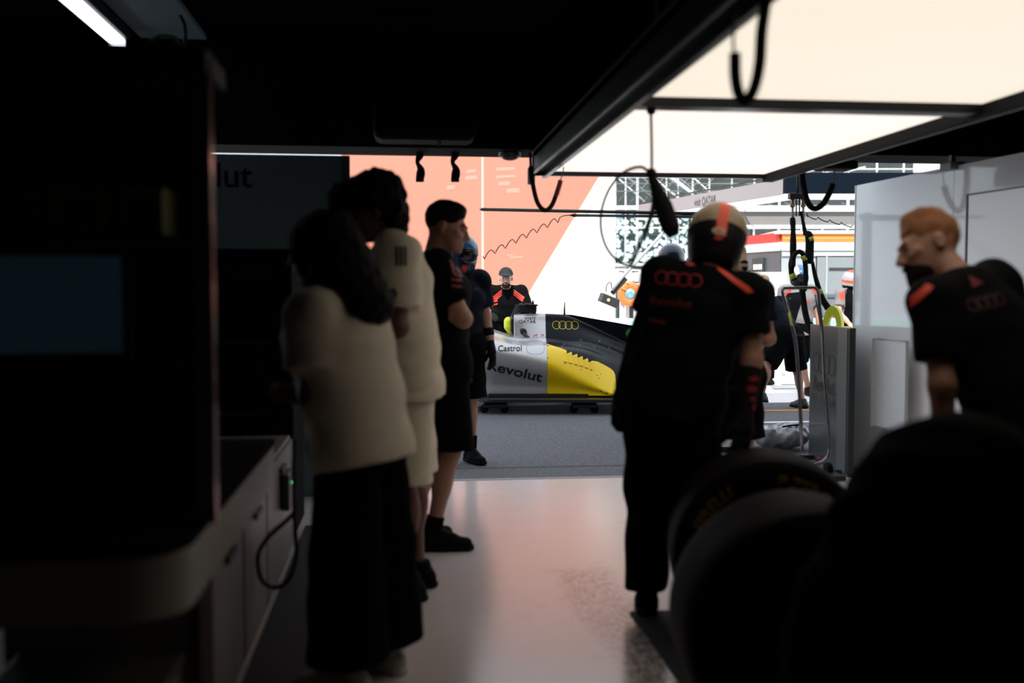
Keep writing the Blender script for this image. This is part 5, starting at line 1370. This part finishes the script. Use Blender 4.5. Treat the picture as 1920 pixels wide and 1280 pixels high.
# A - cream tee, long dark hair, nearest on the left
loc, rz = at(672, 3.3, -112)
J = skeleton(1.62, shd=.045, lean=12, hpitch=14, hyaw=0, armL=((.08, -.20, -1), (-.85, -.55, .2), (-.2, .8, .3)), armR=((-.08, -.20, -1), (.85, -.6, .1), (.2, .8, .3)), legL=((.06, .02, -1), (.02, .02, -1), (.2, -1, 0)), legR=((-.06, .05, -1), (-.02, .05, -1), (-.2, -1, 0)), sh=.18)
tA = person('person with long dark hair in cream tee and wide black trousers, nearest on the left', GA, J, loc, rz, .009, SKIN_B, True, 1.12)
grown('shirt', shirt_prims(J, 1.22, -.12, .66, .034), .009, CLOTH_C, tA, folds(.0045))
grown('trousers', trouser_prims(J, 1.10, 1.90, .022, .075, -.02), .010, CLOTH_KT, tA, folds(.005, .7))
s = J['s']
grown('hair', hair_prims(J, .022, .42, -.01, [ell(hq(J, 0, .10, .02), np.array([.105, .085, .10]) * s, J['Rh'], .05), cap(hq(J, 0, .05, .02), hq(J, 0, .075, -.16), .085 * s, .095 * s, .05, w=J['Rh'][:, 0], f=1.15), cap(hq(J, 0, .085, -.10), hq(J, .0, .12, -.27), .105 * s, .085 * s, .05, w=J['Rh'][:, 0], f=1.45), cap(hq(J, .07, -.02, .02), hq(J, .085, -.02, -.15), .030 * s, .034 * s, .04), cap(hq(J, -.07, -.02, .02), hq(J, -.085, -.02, -.15), .030 * s, .034 * s, .04)]), .008, HAIR_D, tA, curls(.004))
grown('glasses', [cap(hq(J, -.07, -.088, .004), hq(J, .07, -.088, .004), .006, .006, .004), cap(hq(J, .072, -.085, .004), hq(J, .085, .0, .004), .004, .004, .004)], .004, mat('glasses_frame', (.25, .25, .25), .2), tA)
shoes(tA, J, mat('pale_trainer', (.45, .42, .36), .6), .008, mat('pale_sole', (.5, .48, .42), .6))

# B - beige shirt and shorts, curly hair
loc, rz = at(757, 4.26, -84)
J = skeleton(1.84, lean=5, hpitch=12, neckfwd=.03, armL=((.10, -.06, -1), (-.25, -1, -.25), (-1, 0, 0)), armR=((-.12, -.10, -1), (.25, -1, -.25), (1, 0, 0)), legL=((.03, -.02, -1), (.0, .03, -1), (.15, -1, 0)), legR=((-.03, .06, -1), (.0, .06, -1), (-.15, -1, 0)))
tB = person('tall person with bushy dark hair in beige tee and knee length shorts', GA, J, loc, rz, .009, SKIN_B, True, 1.0)
shB = grown('shirt', shirt_prims(J, 1.10, -.10, .72, .036), .009, CLOTH_C2, tB, folds(.006))
grown('shorts', trouser_prims(J, 1.04, 1.0, .026, .018, .0), .009, CLOTH_C2, tB, folds(.006, .8))
s = J['s']
grown('hair', hair_prims(J, .034, .62, .0, [ell(hq(J, 0, -.085, .085), np.array([.085, .085, .065]) * s, J['Rh'], .04), ell(hq(J, 0, .03, .075), np.array([.105, .12, .085]) * s, J['Rh'], .05), ell(hq(J, .0, .075, -.03), np.array([.085, .065, .10]) * s, J['Rh'], .05)]), .008, HAIR_D, tB, curls(.009, .8))
shoes(tB, J, SHOE_K, .008)
for x in (744, 752, 760): pmark('shoulder_stripe', tB, shB, [(x - 2.4, 462), (x + 2.4, 462), (x + 2.4, 498), (x - 2.4, 498)], GREYPR)
mark('sleeve_print', tB, shB, ell_bm(18, 22), 736, 551, GREYPR); mark('sleeve_print', tB, shB, ell_bm(22, 12), 741, 580, GREYPR)
bm = bmesh.new()

# C - mechanic with crossed arms in black
loc, rz = at(831, 5.1, 97)
J = skeleton(1.83, lean=-3, hpitch=16, hyaw=-8, neckfwd=.012, armR=((-.06, -.42, -1), (.98, .02, .16), (.0, .7, .3)), armL=((.06, -.36, -1), (-.98, .02, .05), (.0, .7, .3)), legL=((.05, .14, -1), (.02, .22, -1), (.10, -1, 0)), legR=((-.02, -.06, -1), (-.01, .22, -1), (-.05, -1, 0)))
tC = person('mechanic in black tee and shorts standing with arms crossed beside the car', GB_, J, loc, rz, .0065, SKIN, True, 1.0)
eyes_brows(tC, J, HAIR_D)
shC = grown('shirt', shirt_prims(J, 1.04, -.10, .70, .020), .008, CLOTH_K, tC, folds(.003))
grown('shorts', trouser_prims(J, 1.02, .97, .026, .022), .008, CLOTH_KT, tC, folds(.004, .8))
s = J['s']
grown('hair', hair_prims(J, .016, 1.05, -.012, [ell(hq(J, 0, -.034, .102), np.array([.050, .044, .024]) * s, J['Rh'], .03)]), .006, HAIR_D, tC, curls(.0025))
for sd in 'LR':
    an, kk = J['an' + sd], J['kn' + sd]; e = an + (kk - an) * .22
    grown('sock', [cap(an - (kk - an) * .05, e, .043, .046, .02, clips=[clip_plane(e, kk - an)])], .006, CLOTH_KT, tC)
shoes(tC, J, SHOE_K, .006)
pmark('shoulder_stripe', tC, shC, [(843, 486), (856, 494), (866, 516), (862, 520), (850, 515)], DIMRED)
for y in (521, 533): pmark('sleeve_stripe', tC, shC, [(846, y), (866, y + 1), (867, y + 7), (847, y + 6)], DIMRED)

# D - helmeted crew member behind him, facing out, gloved arm hanging
loc, rz = at(860, 7.6, 22)
J = skeleton(1.765, hpitch=12, hyaw=14, armL=((.16, .02, -1), (.10, -.22, -1), (-1, -.2, 0)), armR=((-.16, .0, -1), (-.05, -.30, -1), (1, 0, 0)))
tD = person('crew member in dark blue helmet with black gloved hand hanging in front of the car', GB_, J, loc, rz, .009, SKIN, True, 1.0, (.30, .30))
shD = grown('shirt', shirt_prims(J, 1.04, -.10, .74, .022), .009, CLOTH_N, tD, folds(.003))
grown('shorts', trouser_prims(J, 1.04, .98, .024, .02), .010, CLOTH_KT, tD, folds(.003))
gloves(tD, J, 'LR', curl=.30, h=.005, cuff=.08)
el_, wr_ = J['elL'], J['wrL']; a = el_ * .62 + wr_ * .38; b = el_ * .38 + wr_ * .62
grown('arm_band', [cap(a, b, .046, .043, .02, clips=[clip_plane(a, el_ - wr_), clip_plane(b, wr_ - el_)])], .006, CLOTH_N, tD)
for sd in 'LR':
    an, kk = J['an' + sd], J['kn' + sd]; e = an + (kk - an) * .3
    grown('sock', [cap(an, e, .043, .048, .02, clips=[clip_plane(e, kk - an)])], .008, CLOTH_KT, tD)
shoes(tD, J, SHOE_K, .008)
HB1 = mat('helmet_navy', (.012, .022, .045), .15, coat=.5); HB2 = mat('helmet_blue_and_sheen', (.05, .14, .30), .15, coat=.5); HK = mat('helmet_black', (.004, .004, .005), .55, spec=.15)
HBE = mat('helmet_beige', (.36, .27, .17), .45); HRD = mat('helmet_red', (.85, .10, .035), .45); HWH = mat('helmet_white', (.72, .72, .74), .25, coat=.4); HORG = mat('helmet_orange', (.8, .2, .04), .3)
helmet(tD, J, lambda x, y, z: 1 if (z > .05 or x > .105) else 0, .008, 1.06, True, (HB1, HB2))  # paler blue on top and side paints the sky's sheen
mark('emblem', tD, shD, rings_bm(13.5), 893, 541.5, GREYPR)
pmark('red_strap', tD, [o for o in tD.children if o.name.startswith('helmet')], [(867, 497), (876, 497), (874, 513), (866, 513)], REDC, off=.006)

# E - bearded man in cap leaning on the far side of the car
loc, rz = at(949, 13.1, 0)
J = skeleton(1.84, lean=46, hpitch=-44, aw=True, armR=((-.34, -.25, -1), (.42, -1, -.12), (0, .3, -1)), armL=((.34, -.25, -1), (-.42, -1, -.12), (0, .3, -1)), sh=.195)
tE = person('bearded man in black cap leaning over the far side of the racing car', GB_, J, loc, rz, .006, SKIN_P, True, 1.05)
eyes_brows(tE, J, BEARD_D)
shE = grown('shirt', shirt_prims(J, 1.06, -.10, .74, .020), .009, CLOTH_K, tE, folds(.003))
grown('trousers', trouser_prims(J, 1.04, 1.95, .02), .011, CLOTH_KT, tE)
s = J['s']; Rh = J['Rh']
grown('cap', [ell(hq(J, 0, .012, .046), np.array([.090, .110, .092]) * s, Rh, .02, clips=[clip_plane(hq(J, 0, 0, .035), -Rh[:, 2])]), cap(hq(J, -.045, -.10, .045), hq(J, .045, -.10, .045), .014, .014, .02), ell(hq(J, 0, -.13, .042), np.array([.075, .062, .010]) * s, Rh @ rot('X', 12), .015)], .006, mat('cap_charcoal', (.008, .009, .011), .8), tE)
grown('beard', [ell(hq(J, 0, -.048, -.082), np.array([.053, .056, .050]) * s, Rh, .02, clips=[clip_plane(hq(J, 0, 0, -.066), nrm(Rh[:, 2] * 1 + Rh[:, 1] * .75))]), cap(hq(J, -.022, -.103, -.055), hq(J, .022, -.103, -.055), .006, .006, .006), cap(hq(J, 0, -.088, -.104), hq(J, 0, -.092, -.112), .022, .02, .02)], .004, BEARD_D, tE)
gloves(tE, J, 'LR', curl=.35, h=.006, cuff=.06)
for k in range(3):
    pmark('shoulder_stripe', tE, shE, [(941, 543 + k * 4.2), (941, 545.2 + k * 4.2), (923 + k * 1.4, 560.2 + k * 3.2), (921.5 + k * 1.4, 557.5 + k * 3.2)], REDB, step=.02)
    pmark('shoulder_stripe', tE, shE, [(963, 542 + k * 4.2), (963, 544.2 + k * 4.2), (982 - k * 1.4, 559.5 + k * 3.2), (983.5 - k * 1.4, 557 + k * 3.2)], REDB, step=.02)
for y in (565, 571): pmark('sleeve_stripe', tE, shE, [(920, y), (933, y - 3), (933, y), (920, y + 3)], REDB, step=.02)
shoes(tE, J, SHOE_K, .010)

# F - big helmeted mechanic seen from behind, hand on the tyre
loc, rz = at(1262, 4.0, 163)
J = skeleton(1.715, lean=9, side=-15, hpitch=17, hyaw=8, hroll=6, neck=.072, neckfwd=.02, shr=.012, armL=((.04, .04, -1), (.04, -.12, -1), (-1, 0, 0)), armR=((-.33, .02, -1), (-.16, .18, -1), (.3, -.6, 0)), legL=((.04, -.03, -1), (-.01, .05, -1), (.2, -1, 0)), legR=((-.06, -.06, -1), (-.02, .02, -1), (-.15, -1, 0)), sh=.188)
tF = person('mechanic from behind in beige topped black helmet, hand on tyre', GB_, J, loc, rz, .008, SKIN, False, 1.06, (.55, .55))
shF = grown('shirt', shirt_prims(J, 1.08, -.10, .60, .024), .009, CLOTH_K, tF, folds(.003))
grown('trousers', trouser_prims(J, 1.04, 1.96, .026, .012), .010, CLOTH_KT, tF, folds(.006, .7))
arm_shade_sleeve(tF, J, 'L', CLOTH_K)  # added black sleeve darkens the arm that lies in shadow
gloves(tF, J, 'LR', curl=.55, h=.0055, cuff=.225)
shoes(tF, J, SHOE_K, .008)
hF, q_ = helmet(tF, J, lambda x, y, z: (2 if (abs(x + .004) < .0215 and z > -.062 and y < .2) else (1 if z > .004 else 0)), .0045, 1.06, True, (HK, HBE, HRD))
mark('badge', tF, hF, ell_bm(25, 13), 1348, 433, mat('badge_cream', (.55, .47, .36), .5), ang=-8, step=.01); mark('badge_core', tF, hF, ell_bm(14, 5), 1348, 433, HRD, off=.005, ang=-8, step=.01)
mark('badge_print', tF, hF, ell_bm(15, 7), 1347, 446, REDC, step=.01)
mark('emblem', tF, shF, rings_bm(84, thick=.20), 1271, 523, mat('dark_red_emblem', (.34, .010, .016), .6), ang=-7, step=.02)
mark('back_lettering', tF, shF, text_bm('Revolut', width=70, height=15), 1258, 566, DIMRED, ang=-8, step=.02)
pmark('back_print', tF, shF, [(1218, 594), (1246, 602), (1246, 610), (1218, 602)], DIMRED); pmark('collar_mark', tF, shF, [(1285, 492), (1298, 486), (1301, 498), (1290, 498)], REDC)
pmark('shoulder_stripe', tF, shF, [(1346, 494), (1354, 500), (1400, 538), (1408, 548), (1397, 550), (1386, 540), (1350, 506)], mat('orange_red_print', (.95, .09, .035), .6))
gF = [o for o in tF.children if o.name.startswith('glove')]
for (x, y, w, hh) in ((1414, 710, 20, 10), (1410, 729, 22, 12), (1412, 748, 13, 9), (1416, 763, 16, 10)):
    mark('glove_print', tF, gF, ell_bm(w, hh, 12), x, y, mat('glove_red_print', (.30, .006, .014), .7), parent=gF[-1], step=.02)

# G - crew member with blond ponytail behind the big helmet
loc, rz = at(1368, 5.6, 172)
J = skeleton(1.65, lean=2, armL=((.16, .0, -1), (.10, -.2, -1), (-1, 0, 0)), armR=((-.18, .0, -1), (.35, -.95, -.15), (1, 0, 0)))
tG = person('crew member with blond ponytail in navy tee, half hidden behind the big helmet', GB_, J, loc, rz, .009, SKIN, True)
shG = grown('shirt', shirt_prims(J, 1.02, -.10, .64, .020), .009, CLOTH_N, tG, folds(.003))
grown('shorts', trouser_prims(J, 1.02, .92, .026, .02), .010, CLOTH_KT, tG, folds(.003))
s = J['s']
hg = grown('hair', hair_prims(J, .014, .72, .01), .008, HAIR_BL, tG, curls(.003))
pt_a, pt_b, pt_c = hq(J, -.062, .105, .045), hq(J, -.075, .140, -.045), hq(J, -.045, .120, -.125)
grown('ponytail', [cap(hq(J, -.03, .08, .05), pt_a, .022, .026, .02), cap(pt_a, pt_b, .027, .020, .01), cap(pt_b, pt_c, .025, .012, .01)], .006, HAIR_BL, hg)
for p_, r_ in ((pt_b, .024), (pt_c, .018)): grown('hair_tie', [cap(p_ + np.array([0, 0, .008]), p_ - np.array([0, 0, .008]), r_, r_, .005)], .005, CLOTH_KT, hg)
mark('chest_mark', tG, shG, poly_bm([(-5, -4), (5, -6), (4, 0), (-2, 5)]), 1419, 534, REDC)
for sd in 'LR':
    an, kk = J['an' + sd], J['kn' + sd]; e = an + (kk - an) * .35
    grown('sock', [cap(an, e, .043, .05, .02, clips=[clip_plane(e, kk - an)])], .008, CLOTH_KT, tG)
shoes(tG, J, SHOE_K, .009)

# R - red-haired man on the right, looking down
loc, rz = at(1935, 3.15, -150)
J = skeleton(1.71, lean=27, side=7, hpitch=-8, hyaw=58, shr=.012, neckfwd=.03, armL=((.30, -.20, -1), (.0, -.55, -1), (-1, 0, 0)), armR=((-.16, -.3, -1), (.1, -.7, -1), (1, 0, 0)), sh=.178)
tR = person('ginger haired bearded man in black tee looking down beside the white partition', GB_, J, loc, rz, .0065, SKIN, True, 1.06)
eyes_brows(tR, J, HAIR_G)
shR = grown('shirt', shirt_prims(J, 1.10, -.10, .70, .022), .009, CLOTH_K, tR, folds(.003))
grown('trousers', trouser_prims(J, 1.06, 1.95, .02), .010, CLOTH_KT, tR)
s = J['s']; Rh = J['Rh']
grown('hair', hair_prims(J, .016, .90, -.008, [ell(hq(J, 0, -.016, .112), np.array([.050, .050, .026]) * s, Rh, .03), ell(hq(J, 0, .01, .118), np.array([.056, .062, .022]) * s, Rh, .03)]), .006, HAIR_G, tR, curls(.003))
grown('beard', [ell(hq(J, 0, -.046, -.080), np.array([.054, .058, .050]) * s, Rh, .02, clips=[clip_plane(hq(J, 0, 0, -.045), nrm(Rh[:, 2] * 1 + Rh[:, 1] * .75))]), cap(hq(J, -.026, -.102, -.058), hq(J, .026, -.102, -.058), .008, .008, .01), cap(hq(J, 0, -.082, -.10), hq(J, 0, -.092, -.118), .026, .02, .02)], .006, BEARD_D, tR)
shoes(tR, J, SHOE_K, .010)
pmark('shoulder_stripe', tR, shR, [(1733, 534), (1741, 540), (1712, 572), (1699, 600), (1690, 596), (1702, 564)], REDB)
pmark('back_mark', tR, shR, [(1820, 516), (1844, 530), (1820, 538)], DIMRED); mark('back_emblem', tR, shR, rings_bm(70, thick=.18), 1850, 566, mat('very_dark_red', (.05, .003, .004), .7), ang=12)

# I - dark blue helmet behind the big mechanic
loc, rz = at(1258, 9.0, 165)
J = skeleton(1.77, hpitch=10)
tI = person('crew member in glossy navy helmet standing behind the big mechanic at left', GB_, J, loc, rz, .011, SKIN, True)
grown('shirt', shirt_prims(J, 1.0, -.10, .66, .020), .011, CLOTH_N, tI); grown('trousers', trouser_prims(J, 1.0, 1.95, .02), .012, CLOTH_KT, tI)
helmet(tI, J, lambda x, y, z: 2 if x > .112 else (1 if z > .095 else 0), .008, 1.0, True, (HB1, HB2, HORG)); shoes(tI, J, SHOE_K, .010)

# J - bending man in black shorts at the back of the car
loc, rz = at(1478, 11.2, -145)
J = skeleton(1.58, lean=34, side=6, hpitch=10, armL=((.1, -.7, -1), (0, -.6, -1), (-1, 0, 0)), armR=((-.1, -.7, -1), (0, -.6, -1), (1, 0, 0)), legL=((.85, -.06, -1), (.36, .1, -1), (.1, -1, 0)), legR=((-.20, .02, -1), (-.04, .22, -1), (-.1, -1, 0)))
tJ = person('man in black tee and shorts bending forward beyond the bent tube trolley', GB_, J, loc, rz, .010, SKIN, True, 1.1)
grown('shirt', shirt_prims(J, 1.12, -.10, .70, .026), .010, CLOTH_N, tJ, folds(.003)); grown('shorts', trouser_prims(J, 1.12, 1.0, .034, .03), .010, CLOTH_KT, tJ, folds(.003))
grown('hair', hair_prims(J, .014), .009, HAIR_D, tJ); shoes(tJ, J, mat('dark_teal_shoe', (.012, .022, .024), .5), .009)

# K - white and blue helmet, grey and black shirt, facing in
loc, rz = at(1497, 12.6, 5)
J = skeleton(1.71, hpitch=14, legL=((.46, -.05, -1), (.26, .03, -1), (.15, -1, 0)), legR=((.34, -.05, -1), (.26, .03, -1), (-.15, -1, 0)), armL=((.28, -.05, -1), (.0, -.5, -1), (-1, 0, 0)), armR=((-.28, -.05, -1), (.0, -.5, -1), (1, 0, 0)))
tK = person('crew member in white and blue helmet and grey black shirt facing the garage', GB_, J, loc, rz, .011, SKIN, True)
shK = grown('shirt', shirt_prims(J, 1.04, -.10, .66, .022), .010, CLOTH_G, tK, folds(.004)); grown('shorts', trouser_prims(J, 1.04, 1.1, .02, .01), .012, CLOTH_KT, tK)
pmark('front_panel', tK, shK, [(1468, 552), (1506, 548), (1500, 570), (1492, 600), (1490, 640), (1462, 640)], CLOTH_K, step=.03)
mark('emblem', tK, shK, rings_bm(17, thick=.2), 1513, 566, REDB, step=.02)
for sx_ in (1, -1): pmark('shoulder_stripe', tK, shK, [(1503 + sx_ * 18, 543), (1503 + sx_ * 22, 541), (1503 + sx_ * 37, 556), (1503 + sx_ * 33, 558)], REDB, step=.02)
helmet(tK, J, lambda x, y, z: 1 if (z > .02 and abs(x) < .05) else (2 if z < -.015 else 0), .008, 1.0, True, (HWH, HB2, HK)); gloves(tK, J, 'LR', h=.008, curl=.35); shoes(tK, J, SHOE_K, .012)

# L - white and red helmet at the edge of the partition
loc, rz = at(1594, 13.4, 30)
J = skeleton(1.62, hpitch=8, armR=((-.28, -.12, -1), (.10, -.85, -.75), (0, 0, -1)), armL=((.28, -.12, -1), (-.10, -.85, -.75), (0, 0, -1)))
tLp = person('crew member in white and red helmet seen at the edge of the white partition', GB_, J, loc, rz, .011, SKIN_P, True)
shL = grown('shirt', shirt_prims(J, 1.04, -.10, .66, .022), .010, CLOTH_G, tLp, folds(.004)); grown('trousers', trouser_prims(J, 1.04, 1.95, .02), .012, CLOTH_KT, tLp)
pmark('front_panel', tLp, shL, [(1584, 545), (1600, 540), (1600, 620), (1580, 620), (1584, 580)], CLOTH_K, step=.03)
pmark('sleeve_patch', tLp, shL, [(1574, 548), (1584, 545), (1582, 562), (1575, 562)], REDB, step=.02)
helmet(tLp, J, lambda x, y, z: 1 if (abs(x) < .03 and z > .0) or (-.05 < z < -.01) or (z > .11) else (0 if z > -.09 else 2), .008, 1.0, True, (mat('helmet_pale_grey', (.40, .40, .42), .3), HRD, HK)); shoes(tLp, J, SHOE_K, .012)

# M - pale shirt between the ponytail and the grey board
loc, rz = at(1433, 14.0, 160)
J = skeleton(1.58)
tM = person('person in white shirt with light brown hair far behind the ponytail crew member', GB_, J, loc, rz, .011, SKIN_P, True)
grown('shirt', shirt_prims(J, 1.0, -.10, .66, .020), .011, CLOTH_W, tM); grown('trousers', trouser_prims(J, 1.0, 1.95, .02), .012, CLOTH_KT, tM)
grown('hair', hair_prims(J, .016), .009, mat('light_brown_hair', (.20, .12, .06), .6), tM); shoes(tM, J, SHOE_K, .012)
